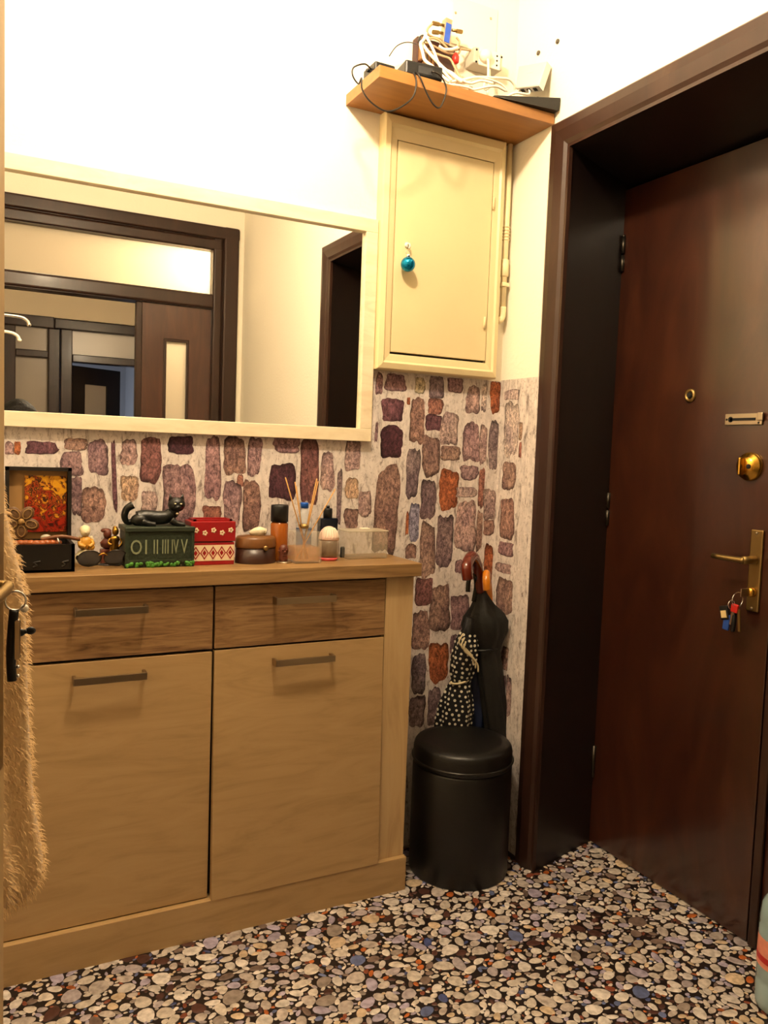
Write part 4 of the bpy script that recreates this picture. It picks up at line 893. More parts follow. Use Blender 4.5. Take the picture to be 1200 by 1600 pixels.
# blue capped bottle behind
q = at(476, 820, 1, -.05); cxb = q.x
bb = thing('blue_capped_bottle', 'clear spray bottle with a blue cap behind the reed diffuser', 'bottle', (cxb, -.045, DT))
z_c = zz_(476, 794, -.05)-DT
MB().lathe([(.020, 0), (.021, .004), (.021, z_c*.72), (.012, z_c*.88), (.009, z_c)], c=(cxb, -.045, DT), n=22).build('bottle_body', mat('clear_plastic', '#dfe6ea', .08, alpha=.3), bb)
MB().lathe([(.011, 0), (.011, .013), (.010, .015)], c=(cxb, -.045, DT+z_c), n=20).build('cap', mat('blue_cap', '#1b56b4', .3), bb)
MB().lathe([(.0214, z_c*.25), (.0214, z_c*.6)], c=(cxb, -.045, DT), n=22, cap=False).build('blue_label_band', mat('blue_band', '#1d3f74', .4), bb)
# navy perfume bottle behind the pink one
n0, n1 = at(498, 825, 1, -.05).x, at(525, 825, 1, -.05).x
z_a, z_b = zz_(512, 809, -.05), zz_(512, 794, -.05)
nv = thing('navy_perfume_bottle', 'dark navy perfume bottle with a black stepped cap', 'bottle', ((n0+n1)/2, -.05, DT))
M_navy = mat('navy_glass', '#0c1220', .15, coat=.4)
MB().box((n0, -.064, DT), (n1, -.036, z_a), bev=.003).build('bottle_body', M_navy, nv)
cc = (n0+n1)/2
MB().lathe([(.0125, 0), (.0125, z_b-z_a-.002), (.011, z_b-z_a)], c=(cc, -.05, z_a), n=20).build('cap', M_black, nv)
b = MB(); b.lathe([(.005, 0), (.005, .007)], c=(cc, -.05, z_b), n=12); b.build('spray_nozzle', M_black, nv)
# pink perfume
q0, q1 = at(498, 850, 1, -.11).x, at(529, 850, 1, -.11).x
pcx, prr = (q0+q1)/2, (q1-q0)/2
pk = thing('pink_perfume_bottle', 'squat round perfume bottle with a ribbed pale pink dome cap', 'bottle', (pcx, -.11, DT))
z_a = zz_(513, 843, -.11)-DT; z_b = zz_(513, 822, -.11)-DT
MB().lathe([(prr*.75, 0), (prr*.85, .004), (prr*.85, .008)], c=(pcx, -.11, DT), n=26).build('base', mat('coral_pink', '#e05a5c', .35), pk, 'coral pink base')
MB().lathe([(prr*.85, .008), (prr*1.02, z_a*.5), (prr*.98, z_a*.8), (prr*.9, z_a)], c=(pcx, -.11, DT), n=26).build('glass_belly', mat('tinted_glass', '#a8947a', .06, alpha=.5, coat=.6), pk)
dh = z_b-z_a
dm = MB().lathe([(prr*.94, 0), (prr*.96, .003)]+[(prr*.95*math.cos(t*math.pi/2/8), .003+(dh-.003)*math.sin(t*math.pi/2/8)) for t in range(1, 8)]+[(.001, dh)], c=(pcx, -.11, DT+z_a), n=26).build('dome_cap', mat('pale_pink', '#e8c6b4', .4), pk, 'pale pink ribbed dome')
for k in range(7):
    a_ = -math.pi/2+(k-3)*.26
    MB().tube([(pcx+prr*.98*math.cos(a_)*math.cos(t), -.11+prr*.98*math.sin(a_)*math.cos(t), DT+z_a+.003+(dh-.002)*math.sin(t)) for t in (.1, .4, .7, 1.0)], .0012, n=6, sub=3).build('rib', mat('cream_rib', '#f3e6d2', .4), dm)
# frosted plastic box
f0, f1 = at(538, 845, 1, -.09).x, at(600, 845, 1, -.09).x
z_t = zz_(565, 829, -.11)
fx = thing('frosted_box', 'frosted plastic box at the right end of the worktop', 'box', ((f0+f1)/2, -.08, DT))
MB().box((f0, -.115, DT), (f1, -.045, z_t-.004), bev=.004).build('body', mat('frosted_plastic', '#d8cdb4', .35, alpha=.24), fx)
MB().box((f0-.001, -.117, z_t-.004), (f1+.001, -.043, z_t), bev=.0015).build('lid', mat('frosted_lid', '#ded2b8', .3, alpha=.35), fx)
q = at(570, 823, 1, -.08); b = MB(); b.box((q.x-.012, -.09, z_t), (q.x+.012, -.07, z_t+.004), bev=.001); b.build('paper_slip', mat('paper', '#d8d0bc', .7), label='folded paper slip lying on the frosted box lid', cat='paper')
q = at(531, 852, 1, -.06); b = MB(); b.lathe([(.006, 0), (.0065, .003), (.0065, .026), (.004, .030)], c=(q.x+.004, -.07, DT), n=14); b.build('small_black_vial', M_black, label='small black vial between pink perfume and frosted box', cat='vial')

# ------------------------------------------------------------------ pouf
pf = thing('pouf', 'round black leatherette pouf with a padded lid in the corner', 'pouf', (-.192, -.165, 0))
PR = .1435
MB().lathe([(PR*.985, 0), (PR, .006), (PR, .15), (PR*.995, .312), (PR*.97, .318)], c=(-.192, -.165, 0), n=64).build('body', M_leather, pf)
MB().lathe([(PR*.97, .318), (PR*1.0, .320), (PR*1.012, .327), (PR*1.0, .334), (PR*.995, .338), (PR*.992, .356), (PR*.975, .368), (PR*.94, .375), (PR*.75, .380), (PR*.4, .383), (.001, .384)], c=(-.192, -.165, 0), n=64).build('padded_lid', M_leather, pf)
MB().torus((-.192, -.165, .331), PR*1.006, .0035, n=64).build('piping', mat('black_piping', '#15120e', .28), pf)

# ------------------------------------------------------------------ umbrellas standing in the corner
def flute(top, bot, rads, nf, depth, seg=40, twist=.6, cy=.7):
    ax = (bot-top); zA = ax.normalized(); yA = Vector((.5, .85, 0)); yA = (yA-zA*yA.dot(zA)).normalized(); xA = yA.cross(zA); R = Matrix((xA, yA, zA)).transposed(); rings = []
    for i, (u, r) in enumerate(rads):
        c = top+ax*u
        rings.append([c+R @ Vector((r*(1+depth*math.sin(nf*t+twist*u*6))*math.cos(t), cy*r*(1+depth*math.sin(nf*t+twist*u*6))*math.sin(t), 0)) for t in [2*math.pi*k/seg for k in range(seg)]])
    flute.rings = rings
    return MB().loft(rings)
M_um = mat('black_umbrella_cloth', '#0e0d0b', .6, bump=.25, bscale=60)
def crook(par, pts, r, material, label): return MB().tube(pts, r, n=12, sub=6).build('crook_handle', material, par, label)
# long black umbrella
T, Bm = at(754, 946, 1, -.075), at(794, 1296, 1, -.105)
ua = thing('umbrella', 'long black umbrella with a reddish brown crook handle', 'umbrella', Bm)
flute(T, Bm, [(-.10, .009), (-.05, .016), (.0, .034), (.04, .057), (.075, .066), (.12, .061), (.16, .046), (.20, .033), (.26, .035), (.45, .035), (.6, .034), (.85, .022), (1, .006)], 6, .12, seg=56, cy=.55).build('canopy', M_um, ua)
ts = T+(Bm-T)*.185
MB().tube([ts+Vector((.040*math.cos(t), .024*math.sin(t), .004*math.cos(t))) for t in [2*math.pi*k/16 for k in range(16)]], .004, n=6, sub=1, closed=True).build('strap', M_black, ua)
hb = T+(T-Bm).normalized()*.05
h1, h2, h3, h4 = at(750, 925, 1, -.07), at(744, 880, 1, -.085), at(733, 866, 1, -.12), at(729, 885, 1, -.15)
MB().cyl(T+(Bm-T)*.02, h1, .006).build('shaft', M_black, ua)
crook(ua, [h1, at(747, 895, 1, -.075), h2, at(737, 869, 1, -.11), h4, at(731, 905, 1, -.155)], .0165, mat('reddish_handle', '#5a1c0c', .16, coat=.6), 'glossy reddish brown crook')
# second umbrella: amber handle, dark blue cloth
T2, B2 = at(759, 985, 1, -.045), Vector((-.085, -.03, .06))
ub = thing('umbrella', 'dark blue umbrella with a glossy amber crook handle behind the others', 'umbrella', B2)
flute(T2, B2, [(-.06, .008), (0, .022), (.08, .036), (.2, .037), (.4, .034), (.8, .018), (1, .006)], 6, .12, seg=48, cy=.6).build('canopy', mat('navy_umbrella_cloth', '#101a36', .5, bump=.2, bscale=60), ub)
k1 = at(764, 940, 1, -.075); MB().cyl(T2, k1, .006).build('shaft', mat('brown_shaft', '#4a2a18', .4), ub)
crook(ub, [k1, at(763, 920, 1, -.08), at(761, 902, 1, -.09), at(760, 896, 1, -.115), at(760, 906, 1, -.135), at(761, 922, 1, -.138)], .0118, mat('amber_handle', '#c5761a', .14, coat=.6), 'glossy amber crook')
# polka dot umbrella
T3, B3 = at(732, 985, 1, -.075), Vector((-.150, -.024, .28))
uc = thing('umbrella', 'black folding umbrella with white polka dots and cream bands', 'umbrella', B3)
M_dotbase = mat('black_dotted_cloth', '#0d0c0e', .6, bump=.15, bscale=60); M_dots = mat('white_print_dots', '#ded7c2', .6)
flute(T3, B3, [(-.10, .012), (0, .019), (.08, .031), (.22, .037), (.34, .034), (.40, .026), (.45, .033), (.6, .050), (.85, .056), (1, .055)], 6, .10, seg=48, cy=.6).build('canopy', M_dotbase, uc)
rings_ = flute.rings; dots = MB(); rd_ = random.Random(8)
hgt = (B3-T3).length; row = 0; dist = .012
prof_u = [-.10, 0, .08, .22, .34, .40, .45, .6, .85, 1]
while dist < hgt-.004:
    u = dist/hgt; k = max(i for i in range(len(prof_u)) if prof_u[i] <= u); k = min(k, len(prof_u)-2); f = (u-prof_u[k])/(prof_u[k+1]-prof_u[k])
    ring = [rings_[k][q].lerp(rings_[k+1][q], f) for q in range(48)]
    cen = sum(ring, Vector())/48; per = sum((ring[q]-ring[q-1]).length for q in range(48)); nd = max(6, int(per/.0165))
    for a_ in range(nd):
        t = ((a_+.5*(row % 2)+rd_.uniform(-.18, .18))/nd*48) % 48; q = int(t); P_ = ring[q].lerp(ring[(q+1) % 48], t-q)
        tg = (ring[(q+1) % 48]-ring[q]).normalized(); vt = (rings_[k+1][q]-rings_[k][q]).normalized(); nn = tg.cross(vt).normalized()
        if nn.dot(P_-cen) < 0: nn = -nn
        vt = nn.cross(tg); r_ = rd_.uniform(.0032, .0046)
        dots.prism([P_-nn*.0006+tg*(r_*math.cos(x))+vt*(r_*math.sin(x)) for x in [2*math.pi*h/9 for h in range(9)]], nn*.0014)
    dist += .0145; row += 1
dots.build('polka_dots', M_dots, uc, kind='stuff')
wb_ = T3+(B3-T3)*.40
MB().tube([wb_+Vector((.030*math.cos(t), .021*math.sin(t), .006*math.cos(t))) for t in [2*math.pi*k/16 for k in range(16)]], .0032, n=6, sub=1, closed=True).build('tie_band', mat('cream_band', '#cfc09a', .6), uc, 'cream tie band')
for k in range(3):
    P_ = [at(x+4*k, y+6*k, 1, -.105-.002*k) for x, y in ((724-k*2, 990), (717, 1004), (728, 1014), (738, 1026), (739, 1038))]
    MB().tube(P_, .0026, n=6).build('cream_stripe', MATS['cream_band'], uc)
crook(uc, [at(740, 940, 1, -.07), at(744, 915, 1, -.07), at(741, 900, 1, -.08), at(733, 905, 1, -.09), at(731, 925, 1, -.095)], .007, mat('olive_black_handle', '#1d1a10', .25), 'black crook')

# ------------------------------------------------------------------ left open door leaf, coat, keys
M_beige = wood('beige_door_paint', [(.3, '#a08458'), (.7, '#b0946a')], (3, 3, .4), rough=.45, nscale=4, bump=.03)
E = at(7, 350, 1, -1.30); ld = Vector((-.16, -.65, 0)).normalized(); nrm = Vector((ld.y, -ld.x, 0)); nrm = nrm if nrm.x > 0 else -nrm
d5 = thing('door_5', 'beige door leaf standing open at the left edge of the view', None, (E.x, E.y, 0), kind='structure')
Q = lambda s, h, z: Vector((E.x, E.y, 0))+ld*s+nrm*h+Vector((0, 0, z))
MB().prism([Q(0, 0, .01), Q(.66, 0, .01), Q(.66, -.038, .01), Q(0, -.038, .01)], (0, 0, 1.99)).build('leaf', M_beige, d5)
zh = at(6, 912, 1, -1.33).z
b = MB(); b.tube([Q(.040, 0, zh), Q(.040, .008, zh), Q(.043, .012, zh), Q(.060, .013, zh-.001), Q(.13, .013, zh-.002)], .0048, n=8, sub=3); b.build('lever', M_oldbrass, d5)
MB().prism([Q(.026, .0, zh-.16), Q(.062, 0, zh-.16), Q(.062, .005, zh-.16), Q(.026, .005, zh-.16)], (0, 0, .22)).build('handle_plate', M_oldbrass, d5)
kk = thing('key_bunch', 'keys with a studded strap and bead hanging from the left door', 'keys', Q(.04, .018, zh-.10))
MB().torus(Q(.044, .018, zh-.012), .008, .0009, Matrix.Rotation(math.pi/2, 3, 'X')).build('ring', M_chrome, kk)
b = MB(); b.tube([Q(.044, .017, zh-.020), Q(.043, .0155, zh-.036), Q(.043, .0145, zh-.058), Q(.044, .0155, zh-.080)], .0038, n=8); st_ = b.build('studded_strap', M_black, kk)
b = MB()
for k in range(7):
    b.sphere(Q(.0395, .0165, zh-.026-.0078*k), .0017, n=8); b.sphere(Q(.0405, .0195, zh-.030-.0078*k), .0016, n=8)
b.build('studs', M_chrome, st_)
MB().sphere(Q(.036, .0235, zh-.020), .0036, n=12).build('pearl_bead', mat('pearl', '#e6dcc8', .2), kk, 'white pearl bead')
b = MB(); c_ = Q(.036, .0245, zh-.040)
for s_ in (-1, 1): b.sphere(c_+Vector((s_*.004, 0, .0005*s_)), .0042, (1, .5, .8), n=10)
b.sphere(c_, .002, n=8); b.build('black_bow', M_black, kk, 'black bow charm')
for k in range(2): MB().prism([Q(.046+.004*k, .019, zh-.060), Q(.046+.004*k, .0225, zh-.060), Q(.046+.004*k, .0225, zh-.028), Q(.046+.004*k, .019, zh-.028)], ld*.0015).build('key_blade', M_steel, kk)
# long hooks on the door (seen only in the mirror)
for (px, py, nm, mt_, lb) in ((45, 508, 'coat_hook', M_chrome, 'chrome'), (30, 532, 'coat_hook', M_white, 'white')):
    p = at(px, py, 1, 1.50); tip = Vector((p.x, -1.50, p.z)); s0_ = (E.y+1.50)/(-ld.y)
    base = Q(s0_, 0, tip.z+.028)
    b = MB(); b.tube([base, base+(Vector((tip.x, -1.50, tip.z+.030))-base)*.5, Vector((tip.x-.035, -1.50, tip.z+.027)), Vector((tip.x-.008, -1.50, tip.z+.016)), tip], .0065, n=10, sub=5); b.sphere(tip, .0085, n=12)
    b.lathe([(.018, 0), (.016, .006)], M=Matrix.Translation(base-nrm*.001) @ nrm.to_track_quat('Z', 'Y').to_matrix().to_4x4(), n=16); b.build(nm, mt_, d5)
# coat
def coat():
    edge = [(5, 780), (20, 850), (37, 905), (41, 960), (43, 1050), (46, 1130), (51, 1230), (60, 1290), (69, 1335), (66, 1365), (48, 1388)]
    rings = []; n = 40; rc = random.Random(4)
    top = [(1.50, .03, .030), (1.44, .055, .04), (1.32, .075, .042), (1.22, .082, .045)]
    yc_ = -1.205
    for z, a, bq in top: rings.append((at(0, 790, 1, yc_).x-.006-a-(.02 if z > 1.4 else .0), z, a, bq))
    for px, py in edge:
        p = at(px, py, 1, yc_); a = .085+.02*(1.15-p.z); rings.append((p.x-a, p.z, a, .045+.012*(1.15-p.z)))
    lx, lz, la, lb_ = rings[-1]; rings.append((lx-.02, lz-.012, la*.6, lb_*.6))
    R = []
    for i, (cx_, z, a, bq) in enumerate(rings):
        rg = []
        for k in range(n):
            t = 2*math.pi*k/n; f = 1+.07*math.sin(5*t+.12*i)*(abs(math.cos(t)) < .97)+.04*math.sin(9*t-.2*i)
            if abs(math.cos(t)) > .9 and math.cos(t) > 0: f = 1
            rg.append((cx_+a*f*math.cos(t), yc_+bq*f*math.sin(t), z+.006*math.sin(3*t)))
        R.append(rg)
    return MB().loft(R)
ct = thing('fur_coat', 'fluffy beige fur coat hanging at the left edge of the view', 'coat', (E.x-.05, -1.205, .78))
co = coat().build('coat_body', mat('beige_fur', '#c9a878', .95, noise=.2, nscale=38, bump=.25, bscale=120, sheen=.3), ct)
rf = random.Random(9); fv, ff = [], []; cm = co.data; org_ = ORG[co]
tri = []
for p_ in cm.polygons:
    V_ = [cm.vertices[i].co for i in p_.vertices]
    if len(V_) == 4: tri.append((V_, p_.area, p_.normal))
tot = sum(t[1] for t in tri)
for V_, ar_, nr_ in tri:
    for _ in range(int(26000*ar_/tot)+1):
        u_, v_ = rf.random(), rf.random()
        q = (V_[0]*(1-u_)+V_[1]*u_)*(1-v_)+(V_[3]*(1-u_)+V_[2]*u_)*v_
        d_ = (nr_*.8+Vector((rf.gauss(0, .35), rf.gauss(0, .35), -.75+rf.gauss(0, .35)))).normalized(); L_ = rf.uniform(.004, .009)
        s_ = d_.orthogonal().normalized()*.00045; n0 = len(fv)
        m_ = q+d_*L_*.55; e_ = q+d_*L_+Vector((0, 0, -.25*L_))
        fv += [q-s_-nr_*.002, q+s_-nr_*.002, m_+s_*.8, m_-s_*.8, e_]; ff += [(n0, n0+1, n0+2, n0+3), (n0+3, n0+2, n0+4)]
fme = bpy.data.meshes.new('fur_pile'); fme.from_pydata([tuple(v) for v in fv], [], ff); fme.materials.append(mat('beige_fur_pile', '#d6b584', .8, noise=.15, nscale=60))
fo = bpy.data.objects.new('fur_pile', fme); COL.objects.link(fo); fo.parent = ct; tag(fo, kind='stuff')
sb = co.modifiers.new('smooth', 'SUBSURF'); sb.levels = 1; sb.render_levels = 2
MB().tube([(E.x-.09, -1.205, 1.49), (E.x-.09, -1.205, 1.53), (E.x-.07, -1.23, 1.56), (E.x-.045, -1.262, 1.55)], .004, n=8).build('hanging_loop', MATS['beige_fur'], ct)
MB().tube([Q(.02, -.038, 1.57), Q(.02, -.052, 1.565), Q(.02, -.058, 1.545), Q(.02, -.064, 1.56)], .005, n=8).build('back_hook', M_chrome, d5)

# ------------------------------------------------------------------ water bottle at right edge
q = at(1222, 1575, 2, 0)
wbt = thing('water_bottle', 'large bluish clear water bottle with a pink label on the floor', 'bottle', (q.x, q.y, 0))
rb_ = .058
def wprof(a, b_): return [(r, z) for r, z in [(.05, 0), (.056, .006), (rb_, .02), (rb_, .06), (rb_*.96, .066), (rb_, .072), (rb_, .185), (rb_*.97, .192), (rb_, .2), (rb_*.93, .235), (.03, .275), (.016, .29), (.016, .305)] if a <= z <= b_]
MB().lathe(wprof(0, 1), c=(q.x, q.y, 0), n=36).build('bottle_body', mat('blue_pet', '#a9c6cc', .12, alpha=.7, coat=.5), wbt)
MB().lathe([(rb_+.0008, .10), (rb_+.0008, .165)], c=(q.x, q.y, 0), n=36, cap=False).build('label_wrap', mat('pink_label', '#d98a74', .5, noise=.25, nscale=60), wbt, 'pink label wrap')
MB().lathe([(rb_+.0010, .112), (rb_+.0010, .126)], c=(q.x, q.y, 0), n=36, cap=False).build('red_stripe', mat('red_print', '#b02424', .5, noise=.3, nscale=70), wbt)
MB().lathe([(.018, 0), (.018, .016), (.016, .018)], c=(q.x, q.y, .295), n=20).build('cap', MATS['blue_plastic'], wbt)

# ------------------------------------------------------------------ partition wall opposite (seen in the mirror) and far hall
def mir(px, py, W): p = at(px, py, 1, W); return Vector((p.x, -W, p.z))
PT = WF
fxr = mir(373, 360, 2.7).x; ztop = mir(373, 360, 2.7).z
x_in = mir(333, 392, 2.7).x; zp1 = mir(333, 392, 2.7).z; zp0 = mir(331, 461, 2.7).z
zbar = mir(213, 470, 2.7).z; xop = mir(213, 470, 2.7).x; xst = mir(222, 480, 2.7).x
XPL = -1.72
b = MB(); b.box((XL-.1, PT-.12, 0), (XPL, PT, CH)); b.box((XPL, PT-.12, ztop-.02), (.13, PT, CH)); b.box((fxr-.01, PT-.12, 0), (.13, PT-.0004, ztop-.02))
b.build('wall_front', M_wall, label='white partition wall opposite the mirror', kind='structure')
tr2 = thing('trim_2', 'dark brown partition frame with a transom, seen in the mirror', None, (-.9, PT, 0), kind='structure')
MEM = [0]
def member(name, x0, x1, z0, z1, d=.02, axis='x'):
    b = MB(); MEM[0] += 1; y1 = PT+d+.0007*MEM[0]
    b.box((x0, PT-.10-.0009*MEM[0], z0), (x1, PT+.004+.0006*MEM[0], z1))
    if axis == 'z': b.box((x0+(x1-x0)*.03, PT, z0), (x0+(x1-x0)*.97, y1, z1), bev=.012, seg=4)
    else: b.box((x0, PT, z0+(z1-z0)*.03), (x1, y1, z0+(z1-z0)*.97), bev=.012, seg=4)
    return b.build(name, M_trim, tr2)
member('frame_upright', x_in+.055, fxr, 0, ztop, .024, 'z'); member('frame_upright', x_in-.004, x_in+.055, 0, ztop-.06, .010, 'z')
member('frame_head', XPL, fxr, ztop-.075, ztop, .024); member('frame_head', XPL, x_in+.05, zp1, ztop-.075, .010)
member('transom_bar', XPL, x_in, zbar, zp0, .016)
member('frame_upright', XPL, XPL+.09, 0, ztop, .024, 'z')
M_transom = bpy.data.materials.new('frosted_transom'); M_transom.use_nodes = True; nt = M_transom.node_tree; nt.nodes.clear()
out = nt.nodes.new('ShaderNodeOutputMaterial'); mx = nt.nodes.new('ShaderNodeMixShader'); tl = nt.nodes.new('ShaderNodeBsdfTranslucent'); df = nt.nodes.new('ShaderNodeBsdfDiffuse')
tl.inputs[0].default_value = c4('#f0e8d8'); df.inputs[0].default_value = c4('#d8cfc0'); mx.inputs[0].default_value = .62
nt.links.new(df.outputs[0], mx.inputs[1]); nt.links.new(tl.outputs[0], mx.inputs[2]); nt.links.new(mx.outputs[0], out.inputs[0])
MB().box((XPL+.05, PT-.054, zp0-.01), (x_in+.005, PT-.048, zp1+.01)).build('window_1', M_transom, label='frosted transom pane over the partition doorway', kind='structure')
# closed right leaf with narrow pane
d3 = thing('door_3', 'dark brown glazed door leaf in the partition, seen in the mirror', None, ((xop+x_in)/2, PT, 0), kind='structure')
gx0, gx1, gz1 = mir(258, 531, 2.7).x, mir(293, 545, 2.7).x, mir(258, 531, 2.7).z
M_leaf2 = wood('brown_inner_door', [(.3, '#3b2018'), (.6, '#4c2c20'), (.8, '#573527')], (3, 3, .4), rough=.35, coat=.3, nscale=5, bump=.03)
b = MB(); lx1 = x_in-.004
b.box((xop+.035, PT-.05, .01), (gx0, PT-.012, zbar-.003)); b.box((gx1, PT-.05, .01), (lx1, PT-.012, zbar-.003)); b.box((gx0, PT-.05, gz1), (gx1, PT-.012, zbar-.003)); b.box((gx0, PT-.05, .01), (gx1, PT-.012, .55))
b.build('leaf', M_leaf2, d3)
MB().box((xop, PT-.055, .01), (xop+.034, PT-.004, zbar-.003), bev=.006).build('meeting_stile', M_trim, d3)
b = MB()
for x_ in (gx0, gx1): b.box((x_-.008, PT-.018, .55), (x_+.008, PT-.004, gz1), bev=.004)
b.box((gx0-.008, PT-.018, gz1-.008), (gx1+.008, PT-.004, gz1+.010), bev=.004); b.build('glazing_bead', M_trim, d3)
MB().box((gx0, PT-.036, .55), (gx1, PT-.030, gz1)).build('glass_pane', M_transom, d3)
# far hall shell
MB().box((.10, -6.0, 0), (.2, PT-.12, CH)).build('wall_side', M_wall, label='side wall of the far hall beyond the partition', kind='structure')
MB().box((-3.0, -6.0, 0), (-2.9, PT-.12, CH)).build('wall_side', M_wall, label='left side wall of the far hall beyond the partition', kind='structure')
MB().box((-2.9, PT-.12, 0), (XL-.1, PT-.1, CH)).build('wall_return', M_wall, label='short return wall of the far hall', kind='structure')
FW = -6.0
ztf = mir(60, 494, 6).z
b = MB(); b.box((-3.0, FW-.12, ztf), (.2, FW, CH)); b.box((-3.0, FW-.12, 0), (-1.45, FW, ztf)); b.build('wall_far', mat('tan_far_wall', '#e8d6b8', .8), label='tan end wall of the far hall, seen in the mirror', kind='structure')
tr3 = thing('trim_3', 'dark glazed screen and doorway at the end of the far hall', None, (-.6, FW, 0), kind='structure')
def fmem(name, x0, x1, z0, z1, d=.03): return MB().box((x0, FW-.08, z0), (x1, FW+d, z1), bev=.008).build(name, M_trim, tr3)
fx = lambda px, py=560: mir(px, py, 6).x
fz = lambda px, py: mir(px, py, 6).z
fmem('screen_head', -1.5, fx(84), fz(50, 511), ztf); fmem('screen_head', fx(84)+.002, .10, fz(160, 521), ztf-.01, .045)
fmem('screen_mullion', fx(75), fx(93), 0, fz(50, 511)); fmem('screen_mullion', fx(94), fx(112), 0, fz(160, 521), .045)
fmem('screen_mullion', fx(5), fx(24), 0, fz(50, 511)); fmem('screen_mullion', -1.5, -1.42, 0, fz(50, 511))
fmem('screen_rail', fx(24), fx(75), fz(50, 558), fz(50, 547)); fmem('screen_rail', fx(112), .10, fz(160, 570), fz(160, 558), .045)
fmem('screen_rail', -1.42, fx(5), fz(50, 558), fz(50, 547)); fmem('screen_rail', -1.42, fx(75), 0, .5)
fmem('screen_upright', fx(213), .10, 0, fz(160, 521))
M_pane2 = mat('greyish_frosted_pane', '#a99c90', .25)
MB().box((fx(24), FW-.04, fz(50, 547)), (fx(75), FW-.034, fz(50, 511))).build('glass_pane', M_pane2, tr3)
MB().box((fx(24), FW-.04, .5), (fx(75), FW-.034, fz(50, 558))).build('glass_pane', M_pane2, tr3)
MB().box((-1.42, FW-.04, .5), (fx(5), FW-.034, fz(50, 511))).build('glass_pane', M_pane2, tr3)
MB().box((fx(112), FW-.04, fz(160, 558)), (fx(213), FW-.034, fz(160, 521))).build('glass_pane', mat('pale_frosted_pane', '#d8d0c8', .3), tr3)
# ajar door + bluish room
hx_ = fx(113); d4 = thing('door_4', 'dark door with a pane standing ajar at the far hall end', None, (hx_, FW, 0), kind='structure')
zt4 = fz(160, 572)-.01
A4 = Matrix.Translation((hx_+.01, FW-.06, 0)) @ Matrix.Rotation(math.radians(-32), 4, 'Z')
wd = .56; b = MB()
b.box((0, -.04, .01), (.14, 0, zt4), M=A4); b.box((.40, -.04, .01), (wd, 0, zt4), M=A4); b.box((.14, -.04, zt4-.16), (.40, 0, zt4), M=A4); b.box((.14, -.04, .01), (.40, 0, .5), M=A4); b.build('leaf', M_jamb, d4)
MB().box((.14, -.024, .5), (.40, -.018, zt4-.16), M=A4).build('glass_pane', M_pane2, d4)
M_room = mat('cool_white_room', '#cfd2da', .8)
b = MB(); b.box((-1.6, -8.0, 0), (.3, -7.9, CH)); b.build('wall_room', M_room, label='cool white wall of the room behind the ajar door', kind='structure')
MB().box((-1.65, -7.9, 0), (-1.55, FW-.12, CH)).build('wall_room', M_room, label='left wall of the room behind the ajar door', kind='structure')
MB().box((.2, -7.9, 0), (.3, FW-.05, CH)).build('wall_room', M_room, label='right wall of the room behind the ajar door', kind='structure')

# ------------------------------------------------------------------ lamps
def ceiling_lamp(loc, label):
    t = thing('ceiling_lamp', label, 'lamp', (loc[0], loc[1], CH))
    MB().lathe([(.05, -.018), (.055, -.008), (.055, 0)], c=(loc[0], loc[1], CH), n=28).build('ceiling_rose', M_white, t)
    MB().cyl((loc[0], loc[1], CH-.016), (loc[0], loc[1], loc[2]+.085), .004).build('cord', M_whitecable, t)
    MB().lathe([(.014, .05), (.018, .056), (.018, .085), (.010, .09)], c=loc, n=20).build('lamp_holder', M_white, t)
ceiling_lamp(LAMP, 'bare bulb lamp hanging from the hallway ceiling, out of frame')
ceiling_lamp(HALL, 'bare bulb lamp hanging in the far hall, out of frame')

# ------------------------------------------------------------------ photographer (only the hair shows, in the mirror)
def skin_obj(name, V, Ed, Rd, material, parent, lv=2):
    me = bpy.data.meshes.new(name); org = ORG[parent]; me.from_pydata([tuple(Vector(v)-org) for v in V], Ed, []); me.materials.append(material)
    o = bpy.data.objects.new(name, me); COL.objects.link(o); o.parent = parent; ORG[o] = org
    o.modifiers.new('skin', 'SKIN').use_smooth_shade = True
    for i, r in enumerate(Rd): me.skin_vertices[0].data[i].radius = (r, r)
    me.skin_vertices[0].data[0].use_root = True
    ss = o.modifiers.new('sub', 'SUBSURF'); ss.levels = 1; ss.render_levels = lv
    return o
px_, py_ = -1.235, -2.40
pe = thing('person', 'dark haired person in dark clothes holding up a phone, seen in the mirror', 'person', (px_, py_, 0))
M_skin = mat('skin', '#c0906e', .5); M_cloth = mat('dark_clothes', '#15151a', .8, bump=.2, bscale=80); M_hair = mat('dark_hair', '#0b0807', .5, bump=.6, bscale=160)
V = [(px_, py_, .72), (px_, py_, .88), (px_, py_+.005, 1.03), (px_, py_, 1.10), (px_, py_+.005, 1.16),
     (px_-.13, py_, 1.06), (px_-.20, py_+.04, .90), (px_-.225, py_+.20, .99), (px_-.228, py_+.265, 1.06),
     (px_+.13, py_, 1.06), (px_+.15, py_+.02, .87), (px_+.02, py_+.20, .93), (px_-.10, py_+.262, 1.05),
     (px_-.075, py_, .66), (px_-.08, py_+.01, .38), (px_-.08, py_, .07), (px_-.085, py_+.10, .03),
     (px_+.075, py_, .66), (px_+.08, py_+.01, .38), (px_+.08, py_, .07), (px_+.085, py_+.10, .03)]
Ed = [(0, 1), (1, 2), (2, 3), (3, 4), (2, 5), (5, 6), (6, 7), (7, 8), (2, 9), (9, 10), (10, 11), (11, 12), (0, 13), (13, 14), (14, 15), (15, 16), (0, 17), (17, 18), (18, 19), (19, 20)]
Rd = [.105, .09, .105, .05, .042, .048, .038, .030, .022, .048, .038, .030, .022, .075, .05, .036, .030, .075, .05, .036, .030]
skin_obj('clothed_body', V, Ed, Rd, M_cloth, pe)
hc = Vector((px_, py_+.03, 1.265))
